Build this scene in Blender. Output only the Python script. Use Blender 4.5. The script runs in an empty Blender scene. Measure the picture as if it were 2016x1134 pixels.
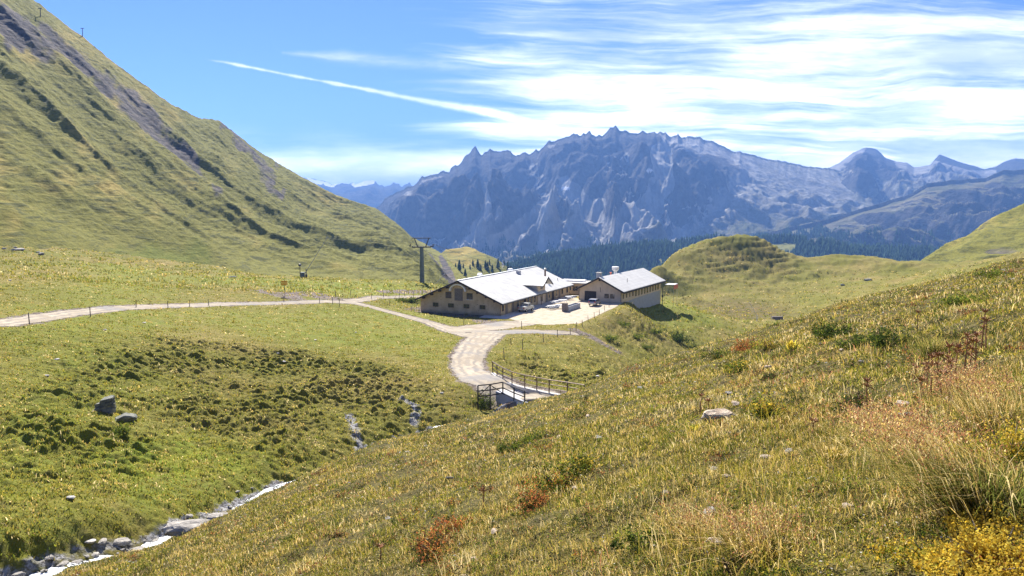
import bpy, bmesh, math, random
import numpy as np
from mathutils import Vector, Matrix
rng = np.random.default_rng(7); random.seed(7)
R = math.radians
C = bpy.context.scene.collection
scn = bpy.context.scene

# ------------------------------------------------------------------ camera, sky, sun
F = 1515.0; HOR = 412.0                      # focal length (photo pixels) and horizon row
PITCH = math.atan((567 - HOR) / F)
cam = bpy.data.cameras.new('camera'); co = bpy.data.objects.new('camera', cam); C.objects.link(co)
cam.sensor_width = 36; cam.lens = 36 * F / 2016; cam.clip_start = 0.1; cam.clip_end = 80000
co.rotation_euler = (R(90) - PITCH, 0, 0); scn.camera = co

EXPO = 1.5; SUN_AZ = -14.0; SUN_EL = 40.0                # azimuth east of +Y (negative: to the left)
sd = Vector((math.sin(R(SUN_AZ)) * math.cos(R(SUN_EL)), math.cos(R(SUN_AZ)) * math.cos(R(SUN_EL)), math.sin(R(SUN_EL))))
sl = bpy.data.lights.new('sun', 'SUN'); sl.energy = 5.0; sl.angle = R(0.5); sl.color = (1, .95, .86)
so = bpy.data.objects.new('sun', sl); C.objects.link(so); so.rotation_euler = sd.to_track_quat('Z', 'Y').to_euler()
scn.view_settings.view_transform = 'Standard'; scn.view_settings.look = 'None'
scn.view_settings.exposure = EXPO; scn.view_settings.gamma = 1
scn.cycles.use_denoising = True
scn.cycles.max_bounces = 6; scn.cycles.transparent_max_bounces = 6; scn.cycles.volume_bounces = 0
scn.cycles.diffuse_bounces = 3; scn.cycles.sample_clamp_indirect = 4

class NT:
    """small node helper"""
    def __init__(s, tree): s.t = tree; s.n = tree.nodes; s.l = tree.links
    def add(s, typ, props=None, **ins):
        nd = s.n.new(typ)
        for k, v in (props or {}).items(): setattr(nd, k, v)
        for k, v in ins.items():
            key = int(k[1:]) if k[0] == 'i' and k[1:].isdigit() else k.replace('_', ' ')
            s.set(nd.inputs[key], v)
        return nd
    def set(s, sock, v):
        if isinstance(v, bpy.types.Node): v = v.outputs[0]
        if isinstance(v, bpy.types.NodeSocket): s.l.new(v, sock)
        else:
            if sock.type == 'RGBA' and hasattr(v, '__len__') and len(v) == 3: v = (*v, 1)
            sock.default_value = v
    def math(s, op, a, b=0.0, c=0.0, clamp=False):
        return s.add('ShaderNodeMath', {'operation': op, 'use_clamp': clamp}, i0=a, i1=b, i2=c).outputs[0]
    def noise(s, vec, scale, detail=4, rough=.55, dist=0.0):
        return s.add('ShaderNodeTexNoise', {}, Vector=vec, Scale=scale, Detail=detail, Roughness=rough, Distortion=dist).outputs[0]
    def ramp(s, v, lo, hi, a=0.0, b=1.0):
        return s.add('ShaderNodeMapRange', {'interpolation_type': 'SMOOTHSTEP'}, Value=v, From_Min=lo, From_Max=hi, To_Min=a, To_Max=b).outputs[0]
    def mix(s, f, a, b):
        nd = s.n.new('ShaderNodeMix'); nd.data_type = 'RGBA'
        s.set(nd.inputs[0], f); s.set(nd.inputs[6], a); s.set(nd.inputs[7], b); return nd.outputs[2]
    def vmath(s, op, a, b=(0, 0, 0)):
        return s.add('ShaderNodeVectorMath', {'operation': op}, i0=a, i1=b).outputs[0]
    def sep(s, v): return s.add('ShaderNodeSeparateXYZ', {}, i0=v).outputs
    def comb(s, x, y, z): return s.add('ShaderNodeCombineXYZ', {}, X=x, Y=y, Z=z).outputs[0]
    def attr(s, name, out='Color'): return s.add('ShaderNodeAttribute', {'attribute_name': name}).outputs[out]
    def bump(s, h, strength=.5, dist=.1): return s.add('ShaderNodeBump', {}, Height=h, Strength=strength, Distance=dist).outputs[0]

def dirpx(px, py):
    """unit-depth direction of a photo pixel: (x/y, 1, z/y)"""
    u = (px - 1008) / F; v = -(py - 567) / F
    y = math.cos(PITCH) + v * math.sin(PITCH); z = -math.sin(PITCH) + v * math.cos(PITCH)
    return u / y, z / y

# world: Nishita sky, cirrus bands and a contrail laid out by direction
W = bpy.data.worlds.new('World'); scn.world = W; W.use_nodes = True
w = NT(W.node_tree); w.n.clear()
sky = w.add('ShaderNodeTexSky', {'sky_type': 'NISHITA', 'sun_disc': False, 'sun_elevation': R(SUN_EL), 'sun_rotation': R(SUN_AZ),
      'altitude': 2000, 'air_density': 1.0, 'dust_density': .3, 'ozone_density': 2.5})
tc = w.add('ShaderNodeTexCoord').outputs['Generated']
X, Y, Z = w.sep(tc)
Yc = w.math('MAXIMUM', w.math('ABSOLUTE', Y), .05)
uu = w.math('DIVIDE', X, Yc); vv = w.math('DIVIDE', Z, Yc)       # tangent coordinates ahead (sideways, up)
v3 = w.comb(uu, vv, 0.0)
wob = w.noise(w.vmath('MULTIPLY', v3, (1.3, 2.5, 1)), 2.0, 3)
ang = w.math('ADD', vv, w.math('MULTIPLY', uu, .02))
bandv = w.comb(w.math('MULTIPLY', uu, 1.0), w.math('ADD', w.math('MULTIPLY', ang, 21.0), w.math('MULTIPLY', wob, 1.6)), 0.0)
n1 = w.noise(bandv, 1.15, 8, .62, .3)
fine = w.noise(w.comb(w.math('MULTIPLY', uu, 5.0), w.math('MULTIPLY', vv, 26.0), 0.0), 1.5, 8, .65, .6)
# where cloud lies: right part, opening towards the left
edge = w.math('SUBTRACT', uu, w.math('MULTIPLY', w.math('ABSOLUTE', w.math('SUBTRACT', vv, .185)), .7))
m_right = w.ramp(w.math('ADD', edge, w.math('MULTIPLY', w.math('SUBTRACT', w.noise(w.comb(0.0, w.math('MULTIPLY', vv, 22.0), 2.0), 1.0, 4), .5), .55)), -.22, .02)
n2 = w.noise(w.comb(w.math('MULTIPLY', uu, 2.2), w.math('ADD', w.math('MULTIPLY', ang, 46.0), w.math('MULTIPLY', wob, 3.0)), 5.0), 1.0, 6, .6, .4)
cl = w.math('ADD', w.math('MULTIPLY', n1, .85), w.math('MULTIPLY', n2, .45))
cl = w.math('ADD', cl, w.math('MULTIPLY', fine, .22))
cl = w.math('ADD', cl, w.math('MULTIPLY', m_right, .20))
cl = w.math('ADD', cl, w.math('MULTIPLY', w.ramp(w.math('ABSOLUTE', w.math('SUBTRACT', vv, .155)), .02, .10, 1, 0), .10))
cl = w.ramp(cl, .85, 1.15)
cl = w.math('MULTIPLY', cl, m_right)
# pale veil close to the horizon
low = w.ramp(vv, .02, .125, 1.0, 0.0)
low = w.math('MULTIPLY', low, w.ramp(w.math('ADD', w.noise(w.comb(w.math('MULTIPLY', uu, 3.0), w.math('MULTIPLY', vv, 22.0), 3.0), 1.2, 5), w.math('MULTIPLY', low, .6)), .5, .85))
# contrail
def seg_trail(p0, p1, wa, wb, sa, sb, st0, st1):
    (x0, y0), (x1, y1) = dirpx(*p0), dirpx(*p1)
    dx, dy = x1 - x0, y1 - y0; L2 = dx * dx + dy * dy; L = math.sqrt(L2)
    t = w.math('DIVIDE', w.math('ADD', w.math('MULTIPLY', w.math('SUBTRACT', uu, x0), dx), w.math('MULTIPLY', w.math('SUBTRACT', vv, y0), dy)), L2)
    d = w.math('ABSOLUTE', w.math('DIVIDE', w.math('SUBTRACT', w.math('MULTIPLY', w.math('SUBTRACT', uu, x0), dy), w.math('MULTIPLY', w.math('SUBTRACT', vv, y0), dx)), L))
    d = w.math('ADD', d, w.math('MULTIPLY', w.math('SUBTRACT', trn, .45), .006))
    tc_ = w.math('MULTIPLY', t, 1.0, clamp=True)
    lp = lambda p, q: w.math('ADD', p, w.math('MULTIPLY', tc_, q - p))
    on = w.math('MULTIPLY', w.ramp(t, -.012, .0), w.ramp(t, 1.0, 1.012, 1, 0))
    f = w.math('SUBTRACT', 1.0, w.math('DIVIDE', w.math('SUBTRACT', d, lp(wa, wb)), lp(sa, sb)), clamp=True)
    return w.math('MULTIPLY', w.math('MULTIPLY', on, w.math('MULTIPLY', f, f)), lp(st0, st1))
trn = w.noise(v3, 34, 4)
trail = None
TR = [(388, 115), (440, 122), (560, 146), (700, 172), (790, 190), (860, 203), (960, 220), (1060, 246)]
STR = [.0, .75, .5, .9, .95, .9, .95, .5]; WD = [0, .0004, .0004, .0010, .0013, .0018, .0030, .005]; SF = [.002, .003, .003, .003, .004, .005, .007, .012]
for i in range(len(TR) - 1):
    s_ = seg_trail(TR[i], TR[i + 1], WD[i], WD[i + 1], SF[i], SF[i + 1], STR[i], STR[i + 1])
    trail = s_ if trail is None else w.math('MAXIMUM', trail, s_)
wisp = w.math('MAXIMUM', seg_trail((555, 104), (680, 114), 0, .002, .004, .012, .2, .8), seg_trail((680, 114), (980, 136), .002, .002, .012, .012, .8, .0))
trail = w.math('MAXIMUM', trail, w.math('MULTIPLY', wisp, w.ramp(fine, .36, .60, .3, 1)))
mask = w.math('MAXIMUM', w.math('MAXIMUM', cl, low), trail)
mask = w.math('MULTIPLY', mask, w.ramp(Y, 0, .3, .55, 1))
shade = w.ramp(w.noise(w.comb(w.math('MULTIPLY', uu, 3.0), w.math('MULTIPLY', vv, 14.0), 7.0), 1.4, 5, .6), .35, .7)
ccol = w.mix(shade, (3.4, 4.0, 5.0), (7.8, 7.9, 8.0))
skyt = w.mix(1.0, sky.outputs[0], sky.outputs[0])
w.n.active = None
tint = w.n.new('ShaderNodeMix'); tint.data_type = 'RGBA'; tint.blend_type = 'MULTIPLY'
w.set(tint.inputs[0], 1.0); w.set(tint.inputs[6], sky.outputs[0]); w.set(tint.inputs[7], (.29, .385, .66, 1))
ccol = w.vmath('MULTIPLY', ccol, w.comb(*[w.ramp(vv, .03, .19, k, 1.0) for k in (2.5, 2.4, 2.2)]))
skc = w.mix(mask, tint.outputs[2], ccol)
bg = w.add('ShaderNodeBackground', {}, Color=skc, Strength=.1)
w.l.new(bg.outputs[0], w.add('ShaderNodeOutputWorld').inputs[0])

# ------------------------------------------------------------------ helpers
def link(o, parent=None):
    C.objects.link(o)
    if parent is not None: o.parent = parent
    return o
def tag(o, label=None, cat=None, group=None, kind=None):
    if label: o['label'] = label
    if cat: o['category'] = cat
    if group: o['group'] = group
    if kind: o['kind'] = kind
    return o
def empty(name, loc, rz=0.0, rot=None):
    o = bpy.data.objects.new(name, None); C.objects.link(o); o.location = loc
    o.rotation_euler = rot or (0, 0, rz); o.empty_display_size = .2; return o
def arr_mesh(name, V, faces_list, mat, col=None, smooth=False, parent=None, attrs=None):
    """faces_list: list of int arrays (n,3)/(n,4)"""
    me = bpy.data.meshes.new(name); V = np.ascontiguousarray(V, dtype=np.float32)
    me.vertices.add(len(V)); me.vertices.foreach_set('co', V.ravel())
    loops = np.concatenate([f.ravel() for f in faces_list]).astype(np.int32)
    tot = np.concatenate([np.full(len(f), f.shape[1]) for f in faces_list]).astype(np.int32)
    st = np.concatenate([[0], np.cumsum(tot)[:-1]]).astype(np.int32)
    me.loops.add(len(loops)); me.loops.foreach_set('vertex_index', loops)
    me.polygons.add(len(tot)); me.polygons.foreach_set('loop_start', st)
    me.update(calc_edges=True)
    if smooth: me.polygons.foreach_set('use_smooth', np.ones(len(tot), dtype=bool))
    for nm, a in (attrs or {}).items():
        at = me.attributes.new(nm, 'FLOAT_COLOR', 'POINT')
        at.data.foreach_set('color', np.ascontiguousarray(a, dtype=np.float32).ravel())
    if col is not None:
        at = me.attributes.new('Col', 'FLOAT_COLOR', 'POINT')
        if col.shape[1] == 3: col = np.concatenate([col, np.ones((len(col), 1))], 1)
        at.data.foreach_set('color', np.ascontiguousarray(col, dtype=np.float32).ravel())
    me.materials.append(mat); o = bpy.data.objects.new(name, me); return link(o, parent)

_p = np.random.default_rng(3).permutation(256); _p = np.concatenate([_p, _p, _p])
_ga = np.random.default_rng(5).uniform(0, 2 * np.pi, 256); _gx, _gy = np.cos(_ga), np.sin(_ga)
def perlin(x, y):
    xi = np.floor(x).astype(np.int64); yi = np.floor(y).astype(np.int64); xf = x - xi; yf = y - yi
    xi &= 255; yi &= 255; u = xf * xf * xf * (xf * (xf * 6 - 15) + 10); v = yf * yf * yf * (yf * (yf * 6 - 15) + 10)
    def g(ix, iy, dx, dy):
        h = _p[_p[ix & 255] + (iy & 255)]; return _gx[h] * dx + _gy[h] * dy
    a = g(xi, yi, xf, yf); b = g(xi + 1, yi, xf - 1, yf); c = g(xi, yi + 1, xf, yf - 1); d = g(xi + 1, yi + 1, xf - 1, yf - 1)
    return ((a + (b - a) * u) * (1 - v) + (c + (d - c) * u) * v) * 1.5
def fbm(x, y, octv=4, gain=.5, lac=2.03):
    s = 0; a = 1
    for i in range(octv): s = s + a * perlin(x + 17.3 * i, y - 9.1 * i); x = x * lac; y = y * lac; a *= gain
    return s
def ridged(x, y, octv=5, gain=.5):
    s = 0; a = 1; w_ = 1
    for i in range(octv):
        n = 1 - np.abs(perlin(x + 31.7 * i, y + 11.9 * i)); n = n * n * w_; s = s + n * a; w_ = np.clip(n * 1.6, 0, 1); x = x * 2.07; y = y * 2.07; a *= gain
    return s
def sstep(a, b, x): t = np.clip((x - a) / (b - a), 0, 1); return t * t * (3 - 2 * t)
class TPS:
    def __init__(s, P, reg=0.0, sc=100.0):
        P = np.array(P, float); s.c = P[:, :2] / sc; s.sc = sc; n = len(P)
        K = s.k(s.c[:, None] - s.c[None]) + reg * np.eye(n); Q = np.c_[np.ones(n), s.c]
        A = np.zeros((n + 3, n + 3)); A[:n, :n] = K; A[:n, n:] = Q; A[n:, :n] = Q.T
        s.w = np.linalg.solve(A, np.r_[P[:, 2], np.zeros(3)])
    @staticmethod
    def k(d): r2 = (d ** 2).sum(-1); return np.where(r2 > 1e-12, .5 * r2 * np.log(np.maximum(r2, 1e-12)), 0)
    def __call__(s, x, y):
        sh = np.shape(x); p = np.stack([np.ravel(x), np.ravel(y)], -1) / s.sc; out = np.empty(len(p)); n = len(s.c)
        for i in range(0, len(p), 20000):
            q = p[i:i + 20000]; d2 = (q[:, :1] - s.c[:, 0]) ** 2 + (q[:, 1:] - s.c[:, 1]) ** 2
            out[i:i + 20000] = (.5 * d2 * np.log(np.maximum(d2, 1e-12))) @ s.w[:n] + s.w[n] + q @ s.w[n + 1:]
        return out.reshape(sh)
def at_z(px, py, z):
    a, b = dirpx(px, py); d = z / b; return (a * d, d, z)
def at_d(px, py, d):
    a, b = dirpx(px, py); return (a * d, d, b * d)
def sdf_poly(poly, x, y):
    P = np.array(poly, float); Q = np.roll(P, -1, 0); d = np.full(np.shape(x), 1e18); ins = np.zeros(np.shape(x), bool)
    for (ax, ay), (bx, by) in zip(P, Q):
        ex, ey = bx - ax, by - ay; wx, wy = x - ax, y - ay
        t = np.clip((wx * ex + wy * ey) / (ex * ex + ey * ey + 1e-9), 0, 1)
        d = np.minimum(d, (wx - ex * t) ** 2 + (wy - ey * t) ** 2)
        c = ((ay > y) != (by > y)) & (x < (bx - ax) * (y - ay) / (by - ay + 1e-12) + ax); ins ^= c
    return np.where(ins, -1, 1) * np.sqrt(d)
def sdf_line(pts, x, y):
    """distance to polyline minus its half width; pts (x,y,halfwidth)"""
    d = np.full(np.shape(x), 1e9)
    for (ax, ay, aw), (bx, by, bw) in zip(pts[:-1], pts[1:]):
        ex, ey = bx - ax, by - ay; wx, wy = x - ax, y - ay
        t = np.clip((wx * ex + wy * ey) / (ex * ex + ey * ey + 1e-9), 0, 1)
        d = np.minimum(d, np.hypot(wx - ex * t, wy - ey * t) - (aw + (bw - aw) * t))
    return d

# ------------------------------------------------------------------ terrain: near valley
Z0 = -21.4                                     # yard level (eye = 0)
VP = [(0,640,-12),(130,620,-13),(270,603,-14.2),(420,597,-15.8),(560,595,-17.1),(680,591,-18.1),(760,612,-19.5),(830,635,-20.3),(890,655,-20.4),(950,645,-21),
 (740,583,-19.2),(840,584,-20.6),(829,612,-21.4),(985,624,Z0),(1060,600,Z0),(1100,580,Z0),(1150,592,Z0),(1215,598,Z0),(1140,636,-21.4),(1040,638,-21.3),(1100,652,-21.1),
 (0,560,-11.5),(0,510,-12),(150,530,-13.2),(300,560,-14.8),(300,532,-15.2),(500,562,-16.8),(500,546,-17.6),(650,570,-18.4),(700,550,-19.5),(820,556,-20.3),(620,548,-19),(900,566,-21.2),
 (0,700,-12.6),(200,660,-13.8),(200,720,-14.2),(400,640,-15.6),(400,700,-16.2),(600,640,-17.8),(600,700,-18.0),(800,670,-19.2),(865,720,-18.9),(750,720,-18.7),
 (200,780,-14.3),(400,780,-15.9),(600,780,-17),(750,780,-17.6),(850,780,-17.4),(900,790,-17.6),
 (0,850,-13.5),(200,850,-14.4),(400,870,-15.6),(550,880,-16.2),(700,845,-17.1),
 (0,950,-13.7),(200,950,-14.1),(400,950,-15.1),(500,930,-15.8),(0,1060,-13.4),(200,1030,-13.9),(330,1010,-14.6),
 (100,1125,-14.5),(300,1060,-15.2),(400,1020,-15.6),(580,945,-16.7),(700,883,-17.4),(850,848,-18.2),(975,818,-18.9),
 (885,745,-18.0),(925,690,-19.4),(960,690,-19.5),(960,765,-17.2),(969,736,-17.4),(1008,758,-17),(1057,770,-16.8),(1117,781,-16.6),(1037,797,-17.0),(1000,785,-17.0),(1045,785,-16.85),(1085,784,-16.7),(990,765,-17.15),(1100,790,-16.7),
 (1050,735,-20.2),(1150,735,-21.5),(1050,700,-20.4),(1000,680,-20.3),(1150,690,-22.3),(1200,700,-24.2),(1180,645,-22.4),(1230,650,-24),(1250,615,-22.3),(1300,650,-26.5),(1300,604,-25.2),
 (1350,645,-28.5),(1420,665,-31),(1300,700,-27.8),(1340,600,-28),(1380,615,-30),(1250,740,-26.5)]
PTS = [at_z(*p) for p in VP]
PTS += [at_d(*p) for p in [
 (1420,628,225),(1500,634,222),(1560,642,215),(1340,586,300),(1400,600,300),(1480,608,300),(1450,590,330),(1540,612,290),(1580,625,255),
 (1300,577,345),(1250,560,345),(1360,560,355),(1290,527,365),(1330,500,392),(1330,540,366),(1385,475,412),(1400,510,386),(1450,464,424),(1450,500,398),(1440,550,362),(1500,472,424),(1500,520,392),(1480,548,372),(1530,488,422),(1555,504,410),(1620,509,430),(1700,512,430),(1770,517,420),(1830,522,400),
 (1560,560,360),(1640,550,370),(1720,545,360),(1620,590,310),(1700,580,300),(1780,560,300),(1850,545,300),(1930,525,290),(2010,508,270),(2150,470,250)]]
# hidden ground: behind crests and in front of the visible bank
PTS += [(-170,270,-14),(-120,290,-22),(-70,270,-27),(-30,275,-30),(-20,235,-25),(10,240,-28),(30,260,-32),(60,300,-38),(0,330,-50),(-80,340,-45),(-180,340,-40),
 (45,420,-70),(90,460,-80),(130,470,-70),(170,490,-75),(220,480,-70),(250,450,-55),(60,380,-55),(0,480,-120),(300,560,-110),(-120,520,-120),(120,600,-150),(-300,560,-60),
 (0,35,-21),(12,52,-18.5),(25,58,-17),(40,62,-15),(-15,28,-18),(-25,15,-16),(25,85,-22),(45,90,-24),(60,130,-30),(85,170,-33),(40,40,-16),(70,70,-14),(110,120,-18),(150,180,-20),(200,230,-14),
 (-50,20,-13.5),(-80,40,-11.5),(-110,90,-9),(-140,140,-8),(-200,190,-2),(-60,-30,-12),(0,-60,-18),(80,-40,0),(150,60,10),(260,160,12),(320,260,15),(400,380,10),(-300,0,20),(0,-300,-10),(300,-200,60),(-350,300,20)]
valley = TPS(PTS, reg=2e-4)
FA, FB = .37317, -.21186
_SU = [115,222,295,342,382,444,514,559,642,702,825,923,1007,1045,1150,1200,1270,1330,1400,1480,1560,1640,1750,1850,1950,2016]
_SR = [-17.6,-2.1,14.6,9.0,5.4,8.6,.1,-2.2,-11.2,-15.4,-2.0,2.9,7.6,3.6,10.8,2.5,-6.1,-5.1,-.2,-.6,.6,-3.9,1.1,2,.4,-1.3]
_SA = [math.atan(dirpx(p, 700)[0]) for p in _SU]
def fore(x, y):
    """the near hillside: tilted, rounding off about 30 m out"""
    yy = y - .024 * x; r = np.maximum(0, yy - 29.23); r2 = np.maximum(0, yy - 37)
    z = -1.62 + FA * x + FB * y - .006 * r * r - .018 * r2 * r2 - .00857 * np.maximum(0, x - 6) ** 2 - .373 * np.sin(x * .2 - .334) * np.minimum(1, np.abs(y) / 10)
    lump = np.interp(np.arctan2(x, np.maximum(y, .1)), _SA, _SR) / F * np.clip(y, 0, 45) * sstep(4, 25, y)
    return z - lump + .15 * np.maximum(0, -y)
def base(x, y):
    v = valley(x, y); f = fore(x, y); k = 1.2
    h = np.clip(.5 + .5 * (f - v) / k, 0, 1)
    return v + (f - v) * h + k * h * (1 - h)
def base_hit(px, py, fn=None, d0=1.5, d1=600, lo=None):
    fn = fn or base; a, b = dirpx(px, py); d = np.exp(np.linspace(math.log(lo or d0), math.log(d1), 2500))
    g = b * d - fn(a * d, d); i = np.argmax(g < 0)
    if g[i] >= 0: i = len(d) - 1
    t = d[max(i - 1, 0)] + (d[i] - d[max(i - 1, 0)]) * (g[max(i - 1, 0)] / (g[max(i - 1, 0)] - g[i] + 1e-9)) if i else d[0]
    return (a * t, t, b * t)
def px_line(L, hw, fn=None, lo=50):
    out = []
    for i, p in enumerate(L):
        h = base_hit(p[0], p[1], fn, lo=lo); out.append((h[0], h[1], (p[2] if len(p) > 2 else hw) / 2))
    return out
def px_poly(L, fn=None, lo=30): return [base_hit(a, b, fn, lo=lo)[:2] for a, b in L]

ROADS = [px_line([(0,637),(130,617),(230,606),(330,602),(450,598),(560,596),(640,593),(700,596),(750,609),(800,622),(850,636),(890,652),(930,662)], 3.4),
 px_line([(690,592,3.0),(740,585,2.6),(800,583.5,2.6),(835,584,3)], 2.8),
 px_line([(850,637,3),(905,650,6),(955,645,9),(1010,637,8)], 5),
 px_line([(962,655,6),(934,680,4.6),(920,705,4.2),(922,725,4.0),(945,744,3.9),(985,763,4.0),(1035,780,4.4),(1080,786,4.4)], 4.6),
 px_line([(960,655,6),(1020,652,5),(1080,654,3.6),(1130,656,2)], 4)]
ROADS[0] = [(-90, 62, 1.7), (-66, 72, 1.7)] + ROADS[0]
ROADS[3] = ROADS[3] + [(9, 63.5, 2.2), (22, 58, 2.2), (40, 60, 2.2)]
YARD = px_poly([(1008,628),(1032,634),(1075,637),(1142,637),(1212,600)]) + [(26, 177), (16.5, 182.5), (13, 196), (5, 190), (-1.8, 152)]
APRON = [(-3.2, 150.2), (-1.0, 149.2), (17.5, 191), (13, 193), (12, 187), (5, 172)]
STREAM = px_line([(-60,1170),(60,1135,1.6),(160,1100,1.5),(240,1080,1.4),(330,1050,1.2),(430,1010,1),(560,950,1.1),(640,915,1),(720,880,1.0),(800,858,1),(870,838,1.1),(935,824,1.4)], 1.2, lo=24) + [(.1, 66.4, 1.3)]
HUM1 = px_poly([(180,700),(330,665),(470,680),(620,695),(760,725),(860,745),(880,790),(830,835),(700,870),(570,935),(480,905),(400,870),(330,850),(180,810),(60,790),(120,745)])
HUM2 = px_poly([(-60,820),(120,805),(260,845),(370,870),(330,915),(280,940),(160,965),(0,960),(-80,950)])
HUM5 = px_poly([(-60,1040),(60,1060),(150,1080),(120,1110),(0,1150),(-80,1150)])
HUM3 = px_poly([(980,700),(1100,690),(1200,690),(1300,690),(1280,730),(1150,760),(1020,745)])
HUM4 = px_poly([(1150,640),(1230,615),(1330,640),(1380,680),(1280,700),(1180,680)])
LUSH = [px_poly(q) for q in ([(160,900),(380,860),(520,905),(500,960),(330,1000),(200,960)], [(0,770),(110,800),(150,830),(0,830)], [(1250,605),(1340,595),(1420,640),(1330,650)], [(0,600),(900,600),(880,720),(700,690),(400,640),(0,700)])]
LUSHB = px_poly([(200,545),(480,548),(560,552),(820,560),(840,578),(620,585),(540,560)])
GREENX = px_poly([(180,495),(300,490),(380,505),(400,520),(300,532),(200,520)], lo=100)
DIRT = [px_line([(560,580,6),(600,578,8),(660,590,4)], 4), px_line([(500,570,2),(580,588,3)], 2), px_line([(760,575,3),(860,572,3)], 3),
        px_line([(1130,650,1),(1170,668,2.0),(1210,690,1.4)], 2), px_line([(950,632,3),(1000,640,3)], 3)]
BOG = px_poly([(1370,600),(1430,590),(1530,600),(1570,618),(1490,630),(1400,618)], lo=205)
DRYB = px_poly([(850,770),(900,760),(950,780),(940,830),(880,830),(860,800)])

def road_sd(x, y):
    d = np.full(np.shape(x), 1e9)
    for r in ROADS: d = np.minimum(d, sdf_line(r, x, y))
    return d
def surf_fields(x, y):
    """everything the ground shape and colour need at world points"""
    rd = road_sd(x, y); yd = sdf_poly(YARD, x, y); st = sdf_line(STREAM, x, y)
    return rd, yd, st
def soft(poly, x, y, w_): return sstep(w_, -w_, sdf_poly(poly, x, y))
BARN_O = np.array([-2.35, 153.2]); TH1 = R(23.7); S1 = np.array([math.sin(TH1), math.cos(TH1)]); G1 = np.array([-math.cos(TH1), math.sin(TH1)])
def barn_sd(x, y):
    dx, dy = x - BARN_O[0], y - BARN_O[1]; a = dx * S1[0] + dy * S1[1]; b = dx * G1[0] + dy * G1[1]
    qx = np.abs(a - 21) - 21; qy = np.abs(b - 9.2) - 9.2
    return np.hypot(np.maximum(qx, 0), np.maximum(qy, 0)) + np.minimum(np.maximum(qx, qy), 0)
def ground(x, y, full=True):
    x = np.asarray(x, float); y = np.asarray(y, float)
    z = base(x, y); rd, yd, st = surf_fields(x, y); bd = barn_sd(x, y)
    flat = np.maximum(sstep(5, .5, yd), sstep(4, .5, bd)); z = z + (Z0 - z) * flat * sstep(260, 230, y)
    fmix = np.clip((z - valley(x, y)) / 3 if False else sstep(-.5, 1.5, fore(x, y) - z + 1.2), 0, 1)   # 1 on the near hillside
    d = np.hypot(x, y)
    flat2 = np.maximum(flat, sstep(1.6, -.2, rd))
    h = np.maximum.reduce([soft(HUM1, x, y, 5), soft(HUM2, x, y, 3), soft(HUM5, x, y, 2) * .8, soft(HUM3, x, y, 4) * .9, soft(HUM4, x, y, 5) * 1.1]) * (1 - flat2) * (1 - fmix)
    lx = x + .5 * fbm(x * .3, y * .3, 2); ly = y * 1.15 + .5 * fbm(x * .3 + 9, y * .3, 2)
    b1 = 1 - np.abs(perlin(lx * .42, ly * .50)) * 2.0; b2 = 1 - np.abs(perlin(lx * 1.0 + 5, ly * 1.2)) * 2
    h = h * np.clip(.9 + .7 * fbm(x * .09, y * .11, 3), .4, 1.15)
    z = z + h * (.62 * np.abs(perlin(lx * .55, ly * .75)) + .50 * np.abs(perlin(lx * .95 + 5, ly * 1.2)) + .5 * perlin(x * .13, y * .13) + .16 * fbm(x * 2.2, y * 2.2, 3))
    mid = (1 - flat2) * (1 - fmix) * (1 - h * .7)
    z = z + mid * (.16 * fbm(x * .3, y * .3, 3) + .20 * np.clip(fbm(x * 1.0, y * 1.3, 3) - .1, 0, 1) * (.5 + perlin(x * .07 + 4, y * .07)) + .08 * np.clip(fbm(x * 1.1, y * 1.3, 3), -.3, 1) + .05 * fbm(x * 3.1, y * 3.1, 2))
    far = sstep(120, 300, d) * (1 - flat2)
    fe = sstep(60, 110, x) * sstep(230, 290, y) * (1 - flat2) * (1 - fmix); z = z + fe * sstep(165, 185, x + .15 * (y - 380)) * (2.6 * (ridged(x * .011 + .004 * y, y * .017, 3, .45) - 1.0) + .8 * fbm(x * .05, y * .06, 3))
    z = z + far * (.8 * fbm(x * .035, y * .05, 4) + (.5 + .5 * sstep(60, 5, np.hypot(x - 125, y - 385))) * perlin(x * .10 + 3 * perlin(x * .02, y * .02), z * .95) + .2 * perlin(x * .25, z * 2.1) + .25 * fbm(x * .3, y * .2, 3))
    z = z + fmix * (.05 * fbm(x * 1.3, y * 1.3, 3) + .16 * fbm(x * .35, y * .35, 2) + .03 * fbm(x * 5, y * 5, 2))
    z = z - sstep(1.8, -.3, st) * (1 - sstep(1.5, .2, rd)) * (.55 + .18 * fbm(x * 1.8, y * 1.8, 2)) * (1 - sstep(60, 66, y) * .2)
    pit = sstep(2.6, 1.6, np.abs(x - .1)) * sstep(60.5, 62, y) * sstep(67.1, 66.7, y); z = np.where(pit > 0, z + (np.minimum(z, -19.2) - z) * pit, z)
    z = z - sstep(.35, -.05, rd) * .09 - sstep(.2, -.1, yd) * .09
    return z
def hit(px, py, lo=1.6, d1=600): return base_hit(px, py, ground, lo=lo, d1=d1)

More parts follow.
